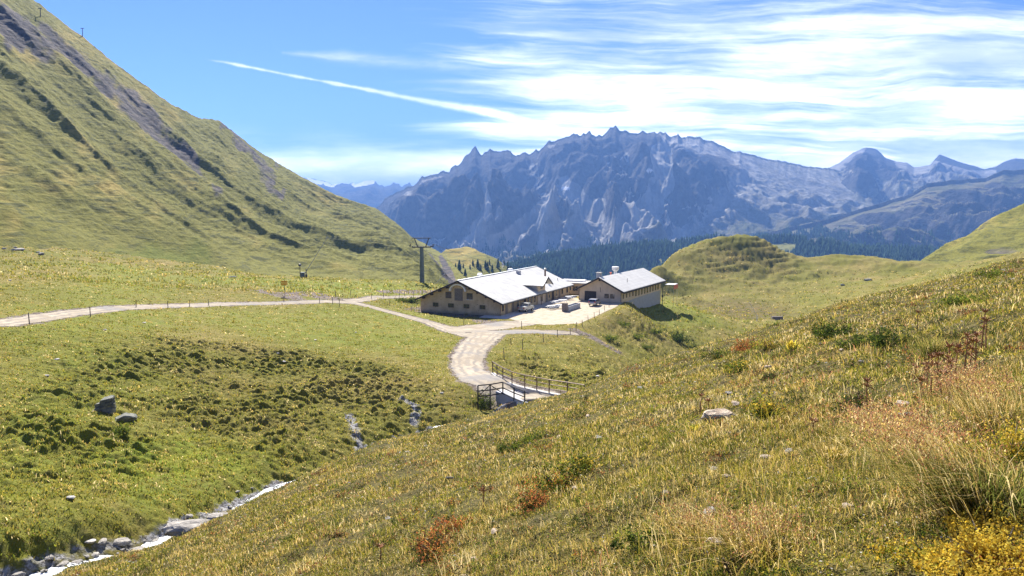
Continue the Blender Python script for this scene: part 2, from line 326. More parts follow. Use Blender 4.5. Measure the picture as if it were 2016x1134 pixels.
# ------------------------------------------------------------------ materials for ground
def new_mat(name):
    m = bpy.data.materials.new(name); m.use_nodes = True; t = NT(m.node_tree); t.n.clear()
    out = t.add('ShaderNodeOutputMaterial'); return m, t, out
def bsdf(t, out, col, rough=.9, normal=None, spec=.2, metal=0.0):
    b = t.add('ShaderNodeBsdfPrincipled', {}, Base_Color=col, Roughness=rough, Metallic=metal)
    b.inputs['Specular IOR Level'].default_value = spec
    if normal is not None: t.set(b.inputs['Normal'], normal)
    t.l.new(b.outputs[0], out.inputs[0]); return b
def mat_ground():
    m, t, out = new_mat('alpine_turf'); P = t.add('ShaderNodeNewGeometry').outputs['Position']
    m1 = t.add('ShaderNodeSeparateColor', {}, i0=t.attr('m1')).outputs; m2 = t.add('ShaderNodeSeparateColor', {}, i0=t.attr('m2')).outputs
    big = t.noise(P, .06, 5, .6); med = t.noise(P, .45, 6, .65); fin = t.noise(P, 3.2, 5, .7); vf = t.noise(P, 14, 3, .7)
    dry = t.mix(t.ramp(med, .35, .68), (.20, .15, .034), (.30, .225, .075))
    grn = t.mix(t.ramp(fin, .35, .65), (.11, .115, .012), (.20, .18, .022))
    f = t.math('ADD', t.math('ADD', t.math('MULTIPLY', big, .7), t.math('MULTIPLY', fin, .5)), t.math('MULTIPLY', m1[0], .45))
    c = t.mix(t.ramp(f, .5, 1.0), dry, grn)
    c = t.mix(t.math('MULTIPLY', t.ramp(fin, .52, .66), .8), c, (.045, .055, .014))            # dark tufts
    c = t.mix(t.math('MULTIPLY', t.ramp(t.noise(P, .9, 5, .7), .60, .72), .5), c, (.17, .10, .045))   # brown flecks
    lushc = t.mix(t.ramp(med, .35, .7), (.19, .20, .014), (.12, .18, .012))
    c = t.mix(t.math('MULTIPLY', m1[1], t.ramp(t.noise(P, .7, 4), .25, .6)), c, lushc)
    dirt_and_shade = t.mix(t.ramp(t.noise(P, 2.2, 5), .35, .65), (.10, .072, .055), (.23, .19, .165))  # bare dirt tone, reused for the shade painted round the barn
    c = t.mix(t.ramp(t.math('ADD', m1[2], t.math('MULTIPLY', t.math('SUBTRACT', med, .5), 1.4)), .35, .7), c, dirt_and_shade)
    stone = t.mix(t.ramp(t.noise(P, 5.5, 5, .7), .38, .62), (.12, .11, .10), (.42, .41, .40))
    c = t.mix(t.ramp(t.math('ADD', m2[0], t.math('MULTIPLY', t.math('SUBTRACT', t.noise(P, 1.6, 5), .5), 1.2)), .4, .7), c, stone)
    brown = t.mix(t.ramp(med, .3, .7), (.15, .10, .028), (.11, .10, .03))
    c = t.mix(m2[1], c, brown)
    soil = t.mix(t.ramp(t.noise(P, 6, 5, .7), .4, .62), (.028, .024, .011), (.11, .09, .03))
    c = t.mix(t.math('MULTIPLY', m2[2], .85), c, soil)
    hgt = t.math('ADD', t.math('MULTIPLY', fin, .7), t.math('MULTIPLY', vf, .35))
    bsdf(t, out, c, .95, t.bump(hgt, .9, .22), spec=.1); return m
M_GROUND = mat_ground()
def mat_slope():
    """steep grass mountain with stretched terraces and a scree band"""
    m, t, out = new_mat('steep_grass_slope'); P = t.add('ShaderNodeNewGeometry').outputs['Position']
    m1 = t.add('ShaderNodeSeparateColor', {}, i0=t.attr('m1')).outputs
    Ps = t.vmath('MULTIPLY', P, (.35, .35, 2.2))
    big = t.noise(P, .012, 5, .6); med = t.noise(P, .05, 6, .62); rip = t.noise(Ps, .22, 7, .68, .6); fin = t.noise(P, .8, 5, .7)
    dry = t.mix(t.ramp(med, .35, .65), (.29, .215, .042), (.42, .315, .09))
    grn = t.mix(t.ramp(fin, .35, .65), (.13, .13, .02), (.22, .20, .032))
    f = t.math('ADD', t.math('ADD', t.math('MULTIPLY', big, .9), t.math('MULTIPLY', rip, .4)), t.math('MULTIPLY', m1[0], .4))
    c = t.mix(t.ramp(f, .52, .82), dry, grn)
    c = t.mix(t.math('MULTIPLY', t.ramp(rip, .50, .64), .8), c, (.075, .078, .02))
    c = t.mix(t.math('MULTIPLY', t.ramp(fin, .58, .72), .55), c, (.05, .055, .018))
    scr = t.mix(t.ramp(rip, .35, .6), (.15, .125, .11), (.055, .05, .052))
    c = t.mix(t.ramp(t.math('ADD', m1[1], t.math('MULTIPLY', t.math('SUBTRACT', med, .5), 1.3)), .35, .75), c, scr)
    c = t.mix(t.math('MULTIPLY', t.ramp(t.noise(P, .09, 7, .7), .66, .74), .5), c, (.26, .235, .20))
    lush = t.mix(t.ramp(fin, .3, .7), (.10, .125, .012), (.17, .18, .02)); c = t.mix(m1[2], c, lush)
    h = t.math('ADD', t.math('MULTIPLY', rip, 1.0), t.math('MULTIPLY', fin, .45))
    bsdf(t, out, c, .95, t.bump(h, 1.0, 1.6), spec=.08); return m
M_SLOPE = mat_slope()
def mat_rockmtn():
    m, t, out = new_mat('rock_massif'); P = t.add('ShaderNodeNewGeometry').outputs['Position']
    a = t.add('ShaderNodeSeparateColor', {}, i0=t.attr('m1')).outputs
    n = t.noise(P, .006, 8, .65); f = t.noise(P, .03, 6, .7)
    cliff = t.mix(t.ramp(f, .35, .65), (.036, .034, .033), (.095, .088, .08))
    scree = t.mix(t.ramp(t.noise(t.vmath('MULTIPLY', P, (1, .25, .25)), .02, 6, .65), .35, .65), (.21, .20, .18), (.40, .38, .345))
    grass = t.mix(t.ramp(n, .35, .65), (.10, .105, .045), (.20, .17, .09))
    c = t.mix(t.ramp(t.math('ADD', a[1], t.math('MULTIPLY', t.math('SUBTRACT', f, .5), .9)), .35, .65), scree, grass)
    c = t.mix(t.ramp(t.math('ADD', a[0], t.math('MULTIPLY', t.math('SUBTRACT', n, .5), 1.0)), .38, .62), c, cliff)
    c = t.mix(t.ramp(t.math('ADD', a[2], t.math('MULTIPLY', t.math('SUBTRACT', f, .5), .6)), .45, .55), c, (.93, .94, .95))
    bsdf(t, out, c, .95, t.bump(t.math('ADD', n, t.math('MULTIPLY', f, .5)), 1.0, 30.0), spec=.05); return m
M_ROCKMTN = mat_rockmtn()

# ------------------------------------------------------------------ terrain meshes
def grid_faces(nr, nc):
    i = np.arange((nr - 1) * nc).reshape(nr - 1, nc)[:, :-1].ravel()
    return np.stack([i, i + 1, i + nc + 1, i + nc], 1)
az = np.unique(np.concatenate([np.linspace(-math.pi, -.68, 60), np.linspace(-.68, .66, 1150), np.linspace(.66, math.pi, 60)]))
rr = np.concatenate([[.05, .3, .6], np.exp(np.linspace(math.log(.9), math.log(26), 260)), np.arange(26.14, 100, .145), np.exp(np.linspace(math.log(100), math.log(650), 380)), [700]])
A_, R_ = np.meshgrid(az, rr); gx = np.sin(A_) * R_; gy = np.cos(A_) * R_
gz = ground(gx, gy)
rd, yd, st = surf_fields(gx, gy)
fm = sstep(-.5, 1.5, fore(gx, gy) - base(gx, gy) + 1.2)
m1 = np.zeros(gx.shape + (4,)); m2 = np.zeros(gx.shape + (4,))
m1[..., 0] = .5 + .25 * fbm(gx * .05, gy * .05, 3) - .12 * fm
for q, k in zip(LUSH, (1, .6, .7, .55)): m1[..., 1] = np.maximum(m1[..., 1], soft(q, gx, gy, 5) * k)
m1[..., 1] = np.maximum(m1[..., 1], soft(LUSHB, gx, gy, 12) * .95); m1[..., 1] = np.maximum(m1[..., 1], soft(GREENX, gx, gy, 12))
for q in DIRT: m1[..., 2] = np.maximum(m1[..., 2], sstep(2.5, -.5, sdf_line(q, gx, gy)) * .85)
m1[..., 2] = np.maximum.reduce([m1[..., 2], sstep(1.2, 0, rd) * .75, .7 * sstep(4.2, 3.2, barn_sd(gx, gy)) * (gy < 175)])  # track-edge dirt, plus barn shadow painted as a dark band round its front
br_ = np.minimum(*[sdf_line(px_line(L_, .9), gx, gy) for L_ in ([(688,825),(695,840),(700,860),(720,878)], [(790,792),(815,800),(822,820),(815,836)])])
m2[..., 0] = np.maximum(sstep(.5, -.4, br_) * .75, sstep(.9, -.2, st), sstep(3.5, -1, st) * .42 * (fbm(gx * .5, gy * .5, 2) > -.1)) * (1 - fm); m2[..., 0] *= (rd > .4)
m2[..., 2] = fm
m2[..., 1] = np.maximum(soft(BOG, gx, gy, 12) * 1.0, soft(DRYB, gx, gy, 2) * .4)
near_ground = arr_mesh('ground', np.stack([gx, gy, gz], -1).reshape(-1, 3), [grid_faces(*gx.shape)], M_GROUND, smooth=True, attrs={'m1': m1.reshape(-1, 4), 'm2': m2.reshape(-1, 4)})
tag(near_ground, kind='structure')
del A_, R_, rd, yd, st, m1, m2

# roads and yard: own meshes cut from a fine world grid, edges pulled onto the outline
def sheet(name, sd, bounds, step, lift, mat):
    xs = np.arange(bounds[0], bounds[1], step); ys = np.arange(bounds[2], bounds[3], step); X_, Y_ = np.meshgrid(xs, ys)
    D = sd(X_, Y_); inc = D < step * .7
    gyv, gxv = np.gradient(D, step); mv = np.where((D > 0) & inc, D, 0); X2 = X_ - gxv * mv; Y2 = Y_ - gyv * mv
    sel = inc[:-1, :-1] & inc[1:, :-1] & inc[:-1, 1:] & inc[1:, 1:]
    nc = len(xs); i = (np.arange(len(ys) - 1)[:, None] * nc + np.arange(nc - 1)[None])[sel]
    Fq = np.stack([i, i + 1, i + nc + 1, i + nc], 1); used = np.unique(Fq); mp = np.full(X_.size, -1); mp[used] = np.arange(len(used))
    x, y = X2.ravel()[used], Y2.ravel()[used]; z = ground(x, y)
    dd = D.ravel()[used]; z = z + lift + .05 * sstep(0, -.6, dd); a = np.zeros((len(x), 4)); a[:, 0] = dd
    o = arr_mesh(name, np.stack([x, y, z], 1), [mp[Fq]], mat, smooth=True, attrs={'m1': a}); return tag(o, kind='structure')
def mat_gravel(name, c0, c1, tracks=False, sc=1.0):
    m, t, out = new_mat(name); P = t.add('ShaderNodeNewGeometry').outputs['Position']
    n = t.noise(P, .35 * sc, 6, .65); f = t.noise(P, 4.0 * sc, 5, .75); g = t.noise(P, 22, 3, .7)
    c = t.mix(t.ramp(n, .32, .68), c0, c1); c = t.mix(t.math('MULTIPLY', t.ramp(f, .5, .72), .6), c, tuple(v * .55 for v in c0))
    c = t.mix(t.math('MULTIPLY', t.ramp(g, .55, .75), .4), c, tuple(min(.9, v * 1.25) for v in c1))
    if tracks:
        d = t.add('ShaderNodeSeparateColor', {}, i0=t.attr('m1')).outputs[0]
        dn = t.math('ADD', d, t.math('MULTIPLY', t.math('SUBTRACT', t.noise(P, .35, 4), .5), .9))
        for off, k_ in ((-1.05, .85), (-2.1, .6), (-.1, .8)):
            c = t.mix(t.math('MULTIPLY', t.ramp(t.math('ABSOLUTE', t.math('SUBTRACT', dn, off)), .08, .38, 1, 0), t.math('MULTIPLY', t.ramp(n, .3, .6), k_)), c, (.20, .175, .15))
        c = t.mix(t.math('MULTIPLY', t.ramp(t.noise(P, .13, 4), .52, .66), .6), c, (.19, .19, .195))
    bsdf(t, out, c, .95, t.bump(t.math('ADD', f, t.math('MULTIPLY', g, .5)), .6, .05), spec=.1); return m
M_ROAD = mat_gravel('gravel_track', (.27, .222, .16), (.43, .365, .27), True)
M_YARD = mat_gravel('yard_gravel', (.34, .285, .205), (.50, .43, .32), False, 2)
wobble = lambda x, y: .35 * fbm(x * .6, y * .6, 3)
sheet('road', lambda x, y: np.maximum(road_sd(x, y) + wobble(x, y), -sdf_poly(YARD, x, y) - .05), (-95, 42, 56, 185), .3, .035, M_ROAD)
sheet('yard', lambda x, y: sdf_poly(YARD, x, y) + .3 * wobble(x, y), (-5, 30, 136, 200), .3, .045, M_YARD)

# ------------------------------------------------------------------ farther terrain layers
def layer(name, pts, pxr, dr, nc, nr, noise, mat, masks=None, reg=1e-4, sc=300.0):
    P3 = [at_d(*p) if len(p) == 3 else p[1:] for p in pts]; T = TPS(P3, reg, sc)
    us = (np.linspace(pxr[0], pxr[1], nc) - 1008) / F; ds = np.exp(np.linspace(math.log(dr[0]), math.log(dr[1]), nr))
    U, D = np.meshgrid(us, ds); x = U * D; y = D; z = T(x, y); zz = z + noise(x, y, z)
    at = {'m1': masks(x, y, T).reshape(-1, 4)} if masks else {}
    o = arr_mesh(name, np.stack([x, y, zz], -1).reshape(-1, 3), [grid_faces(*x.shape)], mat, smooth=True, attrs=at)
    tag(o, kind='structure'); fn = lambda X_, Y_: T(X_, Y_) + noise(np.asarray(X_, float), np.asarray(Y_, float), None); return o, T, fn
W_ = lambda *a: ('w', *a)
# left mountain: skyline and foot traced, sheet spanned between them
M_SKY = [(-700,-620,430,520,210),(-300,-260,455,510,212),(-100,-110,480,500,215),(0,-40,500,497,222),(60,-5,520,501,232),(160,72,545,510,250),(260,150,575,522,270),(330,200,600,532,284),(385,230,640,540,296),(430,237,690,546,304),(470,268,730,552,310),(520,305,780,558,316),(600,352,850,566,322),(660,385,880,572,326),(740,410,880,578,330),(790,447,800,582,335),(835,492,680,588,342),(875,537,580,592,350),(900,560,500,600,356),(930,590,430,610,360)]
def left_grid(nc, nr):
    q = np.array(M_SKY, float); k = np.linspace(q[0, 0], q[-1, 0], nc); k = np.sort(np.concatenate([k[k < -60], np.linspace(-60, 930, nc)]))
    f = [np.interp(k, q[:, 0], q[:, j]) for j in range(1, 5)]
    for j in (1, 3): f[j] = np.convolve(np.pad(f[j], 12, 'edge'), np.ones(25) / 25, 'valid')
    dk = np.array([dirpx(a_, b_) for a_, b_ in zip(k, f[0])]); db_ = np.array([dirpx(a_, b_)[1] for a_, b_ in zip(k, f[2])])
    s = np.concatenate([np.linspace(0, 1, nr), np.linspace(1.01, 1.6, 40)])[:, None]
    d = f[3] + (f[1] - f[3]) * s; x = dk[:, 0] * d; zb = db_ * f[3]; zr = dk[:, 1] * f[1]
    pr = np.where(s <= 1, np.minimum(s, 1) ** 1.12, 1 - 1.3 * (s - 1)); return x, d, zb + (zr - zb) * pr, s + 0 * d, k[None] + 0 * d
def noise_left(x, y, s):
    a = y + .35 * x + 16 * fbm(x * .008, y * .008, 2); e = np.clip(s * 4, 0, 1) * (.12 + .88 * np.clip((1 - s) * 5, 0, 1)) * np.where(s > 1, .3, 1)
    g = ridged(x * .0030, a * .017, 3, .45) - .8
    return e * (6.0 * g + 2.4 * fbm(x * .015, y * .03, 3) + .45 * fbm(x * .04, y * .13, 3)) + np.clip(s * 6, 0, 1) * (.3 * perlin(x * .05 + y * .02, (y + x) * .16 + 2 * perlin(x * .02, y * .02)) + .25 * perlin(x * .3, y * .22) + .4 * fbm(x * .35, y * .12, 3) + .5 * fbm(x * .1, y * .1, 3))
def masks_left(px, py):
    m = np.zeros(px.shape + (4,)); wx = px + 16 * fbm(px * .02, py * .02, 3); wy = py + 16 * fbm(px * .02 + 3, py * .02, 3)
    m[..., 0] = .35 + .5 * fbm(px * .007, py * .007, 3) + .35 * sstep(250, 600, px)
    sc = sdf_line([(-60,20,40),(20,70,38),(80,95,20),(140,125,18),(200,170,26),(260,215,30),(310,262,26),(350,305,20),(390,345,12),(430,400,6)], wx, wy)
    m[..., 1] = np.maximum(.8 * sstep(16, -22, sc), .7 * sstep(12, -8, sdf_line([(430,245,8),(470,290,14),(520,340,12),(560,390,6)], wx, wy)))
    m[..., 1] = np.maximum(m[..., 1], .9 * sstep(5, -2, sdf_line([(868,505,3),(880,530,7),(890,552,7)], px, py)))
    m[..., 1] = np.maximum(m[..., 1], .8 * sstep(3, -2, sdf_line([(845,498,1),(858,520,4),(880,548,5)], px, py)))
    m[..., 2] = .9 * sstep(22, -15, sdf_line([(200,505,8),(300,500,16),(400,515,8)], wx, wy)); return m
lx_, ly_, lz_, ls_, lk_ = left_grid(820, 560)
lpy = HOR - F * lz_ / ly_; lrid = 0
for L_, amp, wd_ in (([(470,330),(560,385),(700,455),(800,515),(845,556)], 6.0, 34), ([(250,300),(360,350),(480,420),(600,490),(690,548)], 3.0, 32), ([(40,330),(160,390),(300,450),(400,500)], 2.2, 34), ([(600,365),(700,420),(780,470),(860,545)], 4.0, 16)):
    for (ax, ay), (bx, by) in zip(L_[:-1], L_[1:]):
        ex, ey = bx - ax, by - ay; wx_ = lk_ + 9 * fbm(lk_ * .02, lpy * .02, 2) - ax; wy_ = lpy + 7 * fbm(lk_ * .02 + 5, lpy * .02, 2) - ay; t_ = (wx_ * ex + wy_ * ey) / (ex * ex + ey * ey); tt = np.clip(t_, 0, 1)
        dd_ = np.hypot(wx_ - ex * tt, wy_ - ey * tt); lrid = np.maximum(lrid, amp * np.clip(1 - dd_ / wd_, 0, 1) ** 1.2)
lz_ = lz_ + noise_left(lx_, ly_, ls_) + lrid * np.clip((1 - ls_) * 6, 0, 1) * (ls_ < 1)
tag(arr_mesh('mountain_slope', np.stack([lx_, ly_, lz_], -1).reshape(-1, 3), [grid_faces(*lx_.shape)], M_SLOPE, smooth=True, attrs={'m1': masks_left(lk_, lpy).reshape(-1, 4)}), kind='structure')
def left_point(px, py):
    """world point of the mountain sheet seen at a photo pixel"""
    j = np.argmin(np.abs(lk_[0] - px)); col = HOR - F * lz_[:560, j] / ly_[:560, j]; i = int(np.argmin(np.abs(col - py)))
    return (lx_[i, j], ly_[i, j], lz_[i, j])
# small grassy spur behind the barn
EP = [(860,507,860),(885,497,880),(920,499,900),(950,506,900),(975,516,880),(1000,530,850),(1030,555,800),(860,560,560),(940,570,560),(1020,590,560),(900,530,700),(960,540,720),(830,520,800),(760,560,800)]
for p in EP[:7]: x, y, z = at_d(*p); EP.append(W_(x, y + 150, z - 110))
layer('grassy_spur', EP, (740, 1120), (520, 1150), 200, 160, lambda x, y, z: 5 * fbm(x * .012, y * .012, 4) + 3 * ridged(x * .02, y * .008, 3) - 3, M_SLOPE, lambda x, y, T: np.dstack([.5 + .5 * fbm(x * .01, y * .01, 3), 0 * x, 0 * x, 0 * x]))
# slope entering on the right
DP = [(1815,524,560),(1860,497,575),(1900,475,590),(1940,450,600),(1980,427,610),(2016,405,620),(2120,345,640),(2300,260,660),(1830,545,390),(1950,560,380),(2100,540,380),(2250,500,380),(1900,510,480),(2016,470,500),(1780,545,520),(1740,580,500)]
for p in DP[:8]: x, y, z = at_d(*p); DP.append(W_(x + 20, y + 120, z - 90))
layer('right_slope', DP, (1740, 2500), (360, 800), 300, 220, lambda x, y, z: 6 * (ridged(x * .012 + y * .006, y * .006, 4) - .9) + 2.5 * fbm(x * .03, y * .03, 4), M_SLOPE, lambda x, y, T: np.dstack([.7 + .5 * fbm(x * .01, y * .01, 3), sstep(.35, .6, fbm(x * .02, y * .02, 3)) * .6, 0 * x, 0 * x]))
# forested ridge in the valley
FP = [(900,560,1750),(980,545,1800),(1030,520,1850),(1100,513,1850),(1200,509,1900),(1300,502,1950),(1400,494,2000),(1500,497,2000),(1600,506,2000),(1700,516,1950),(1830,527,1900),(1950,542,1900),
      (900,640,1150),(1100,600,1200),(1300,600,1200),(1500,610,1200),(1700,610,1200),(1900,620,1200)]
for p in FP[:12]: x, y, z = at_d(*p); FP.append(W_(x, y + 350, z - 130))
forest_o, T_for, F_for = layer('forest_ridge', FP, (820, 2100), (1120, 2500), 260, 160, lambda x, y, z: 14 * fbm(x * .004, y * .004, 4), M_SLOPE, lambda x, y, T: np.dstack([1 + 0 * x, 0 * x, 0 * x, 0 * x]))
# big massifs from traced skylines
def massif(name, sky_px, dbase, dridge, pybase, nc, nr, nz, maskf, power=1.15, jag=0.0, back=.55, seed=0.0, sf=20):
    sp = np.array(sky_px, float); pxs = np.linspace(sp[0, 0], sp[-1, 0], nc); pys = np.interp(pxs, sp[:, 0], sp[:, 1])
    u = np.array([dirpx(a, b) for a, b in zip(pxs, pys)]); dr = np.interp(pxs, [p[0] for p in dridge], [p[1] for p in dridge])
    xr = u[:, 0] * dr; zr = u[:, 1] * dr; ks = 71; zs = np.convolve(np.pad(zr, ks // 2, 'reflect', reflect_type='odd'), np.ones(ks) / ks, 'valid'); zr = zr + jag * (ridged(xr * .012 + seed, xr * 0 + .3, 4) - .8 + .22 * perlin(xr * .045, xr * 0 + .7)) * np.interp(pxs, [700, 900, 1300, 1420, 2100], [.4, 1, 1, .25, .3])
    pb = np.interp(pxs, [p[0] for p in pybase], [p[1] for p in pybase]); zb = np.array([dirpx(a, b)[1] for a, b in zip(pxs, pb)]) * dbase
    s = np.linspace(0, 1 + back, nr)[:, None]; D = dbase + (dr - dbase)[None] * s; U = u[:, 0][None] + 0 * s; x = U * D; y = D + 0 * U
    pr = np.where(s < 1, np.minimum(s, 1) ** power, 1 - (s - 1) * 1.0); z = zb + (zs - zb) * pr + (zr - zs)[None] * np.where(s < 1, np.clip((s - .55) / .45, 0, 1) ** 2.5, np.clip(1 - (s - 1) * 4, 0, 1))
    env = np.clip(s * 3.5, 0, 1) * np.clip((1 - s) * 2.2, 0, 1) + 0 * U
    pyy = lambda: HOR - F * (z / y)
    z = z + nz(x, y, s, U * F + 1008, pyy()) * env
    lim = y * (zr / dr)[None] - 90 * (1 - s); z = np.where(s < .995, lim - np.log1p(np.exp(np.clip((lim - z) / sf, -30, 30))) * sf, z)
    py = HOR - F * (z / y); px = U * F + 1008
    gy_, gx_ = np.gradient(z); st_ = gy_ / np.maximum(np.gradient(y, axis=0), 1) ; sx_ = gx_ / np.maximum(np.abs(np.gradient(x, axis=1)), 1)
    slope = np.hypot(st_, sx_)
    return tag(arr_mesh(name, np.stack([x, y, z], -1).reshape(-1, 3), [grid_faces(*x.shape)], M_ROCKMTN, smooth=True, attrs={'m1': maskf(x, y, z, slope, s + 0 * U, px, py).reshape(-1, 4)}), kind='structure')
SKY1 = [(560,440),(640,432),(700,420),(740,408),(770,385),(800,370),(835,350),(860,338),(885,337),(900,325),(920,305),(935,292),(948,303),(960,298),(975,294),(990,296),(1010,304),(1030,303),(1055,300),(1070,287),(1085,278),(1110,268),(1130,260),(1140,265),(1150,262),(1165,263),(1185,268),(1200,258),(1212,252),(1225,262),(1245,260),(1260,262),(1290,263),(1330,268),(1380,272),(1410,280),(1440,297),(1460,299),(1500,310),(1540,318),(1590,328),(1640,332),(1700,345),(1800,380),(1950,420)]
CLIFFS = [([(760,400),(880,345),(935,300),(1030,310),(1060,380),(1000,420),(900,470),(800,470)], .8),
 ([(1060,300),(1130,265),(1212,256),(1250,290),(1180,330),(1120,365),(1080,345)], 1.0), ([(1230,275),(1290,270),(1330,340),(1300,380),(1240,350)], .8),
 ([(1150,350),(1200,330),(1230,370),(1200,420),(1165,390)], .9), ([(1200,430),(1240,400),(1260,440),(1235,475),(1205,465)], .9), ([(1330,300),(1450,320),(1460,350),(1420,380),(1350,360)], .8),
 ([(1260,350),(1340,350),(1400,380),(1350,400),(1270,380)], .6), ([(1040,400),(1100,380),(1140,470),(1080,480),(1040,450)], .6), ([(930,440),(1000,390),(1020,420),(950,480),(900,490)], .7)]
FANS = [[(1110,360,10),(1160,420,16),(1200,480,20)], [(1105,370,6),(1060,420,8),(1000,470,12),(945,500,14)], [(960,390,4),(950,430,5),(930,470,7),(900,500,9)], [(1290,300,10),(1310,350,12),(1280,400,20),(1240,440,22)], [(1180,400,6),(1120,450,10),(1080,490,14)]]
def rawcl(px, py):
    c = 0
    for q, k in CLIFFS: c = np.maximum(c, k * sstep(14, -10, sdf_poly(q, px + 14 * fbm(px * .02, py * .02, 3), py + 12 * fbm(px * .02 + 4, py * .02, 3))))
    f = 0
    for q in FANS: f = np.maximum(f, sstep(12, -6, sdf_line(q, px + 10 * fbm(px * .03, py * .03, 3), py)))
    return c, f
def nz1(x, y, s, px, py):
    c, f = rawcl(px, py); lft = sstep(1480, 1300, px)
    a = x + .35 * (y - 3000) + 120 * fbm(x * .002, y * .002, 3)
    w1 = 60 * fbm(x * .004, y * .004, 3)
    return ((190 * (ridged(a * .0013, (y - .3 * x) * .0009, 3, .4) - 1.1) + 90 * (ridged((x + w1) * .0036 + .4 * y * .001, (y + w1) * .0028, 5, .5) - .9)) * (.35 + .65 * lft) + 55 * fbm(x * .006, y * .006, 5) * (.3 + .7 * lft) + 95 * c - 80 * f) * (1 - .5 * f)
def mk1(x, y, z, sl, s, px, py):
    c, f = rawcl(px, py); right = sstep(1330, 1480, px + .6 * (py - 400))
    m = np.zeros(x.shape + (4,)); m[..., 0] = np.clip(np.maximum(c, np.maximum(sstep(.8, 1.5, sl) * .8, .8 * sstep(.80, .95, s) * sstep(1330, 1250, px))) * (1 - f) * (1 - .75 * right) + .1 * (1 - right) - f * .3, 0, 1)
    m[..., 1] = np.clip(sstep(.6, .1, s) * (1 - f * .8) * .6 + right * .45, 0, 1); m[..., 0] *= 1 - .45 * sstep(.6, .25, s)
    m[..., 2] = .9 * (np.hypot((px - 1113) / 9, (py - 371) / 4) < 1) + .9 * (np.hypot((px - 1276) / 7, (py - 337) / 3) < 1); return m
massif('rocky_massif', SKY1, 2300, [(560, 4300), (1000, 4300), (1300, 4400), (1500, 4700), (1950, 5200)], [(560, 560), (1300, 545), (1950, 520)], 760, 430, nz1, mk1, 1.35, 22, sf=12)
SKY2 = [(1560,345),(1630,331),(1650,322),(1680,300),(1705,290),(1725,293),(1745,312),(1765,318),(1785,320),(1800,330),(1830,325),(1850,303),(1870,312),(1900,322),(1940,333),(1960,328),(1980,317),(2000,311),(2016,313),(2080,300),(2200,330),(2350,300)]
def nz2(x, y, s, px, py): return 150 * (ridged((x - .3 * y) * .0016, y * .0007, 5) - .9) + 40 * fbm(x * .006, y * .006, 5) + 120 * sstep(25, -12, sdf_poly([(1670,325),(1705,292),(1740,312),(1760,335),(1740,350),(1700,350)], px, py))
def mk2(x, y, z, sl, s, px, py):
    m = np.zeros(x.shape + (4,)); m[..., 0] = np.clip(sstep(10, -8, sdf_poly([(1660,325),(1705,290),(1745,312),(1765,335),(1740,352),(1700,350)], px + 6 * fbm(px * .05, py * .05, 3), py)) + sstep(.8, 1.2, sl) * .6 + .9 * sstep(8, -4, sdf_line([(1840, 312, 6), (1900, 330, 5), (1990, 325, 9), (2200, 330, 9)], px, py)), 0, 1); m[..., 1] = .55 * sstep(.9, .3, s); return m
massif('pyramid_peak', SKY2, 3600, [(1560, 6000), (2350, 6000)], [(1560, 440), (2350, 440)], 420, 240, nz2, mk2, 1.0, 10, seed=3, sf=7)
SKY3 = [(1380,520),(1450,482),(1509,459),(1555,448),(1614,436),(1645,427),(1691,412),(1782,386),(1827,361),(1873,355),(1941,350),(1975,335),(2016,334),(2100,320),(2200,330),(2400,280)]
def nz3(x, y, s, px, py): return 120 * (ridged((x + .5 * y) * .0028, y * .0010, 6) - .9) + 22 * fbm(x * .01, y * .01, 5)
def mk3(x, y, z, sl, s, px, py):
    m = np.zeros(x.shape + (4,)); m[..., 0] = np.clip(sstep(.5, 1.0, sl) * .8 + .3 * sstep(.4, 1, s), 0, 1); m[..., 1] = .75 - .2 * fbm(x * .004, y * .004, 3); return m
massif('side_ridge', SKY3, 2150, [(1380, 2800), (2400, 3600)], [(1380, 530), (2400, 560)], 560, 300, nz3, mk3, 1.0, 8, seed=7)
SKY4 = [(480,372),(560,362),(600,350),(612,350),(625,355),(640,357),(655,364),(675,360),(700,361),(715,357),(735,354),(745,362),(757,368),(775,359),(790,366),(806,361),(815,368),(860,380),(950,390)]
def nz4(x, y, s, px, py): return 180 * (ridged(x * .0012, y * .0009, 5) - .9)
def mk4(x, y, z, sl, s, px, py):
    m = np.zeros(x.shape + (4,)); m[..., 0] = .75
    for q in ([(608,350),(622,356),(640,359),(636,363),(615,361)], [(640,360),(668,359),(660,368),(645,366)], [(695,363),(712,356),(740,355),(738,361),(722,365),(700,368)]): m[..., 2] = np.maximum(m[..., 2], sstep(3.5, -1, sdf_poly(q, px, py)))
    return m
massif('snowy_range', SKY4, 6000, [(480, 8500), (950, 8500)], [(480, 425), (950, 425)], 300, 140, nz4, mk4, 1.0, 30, seed=11)

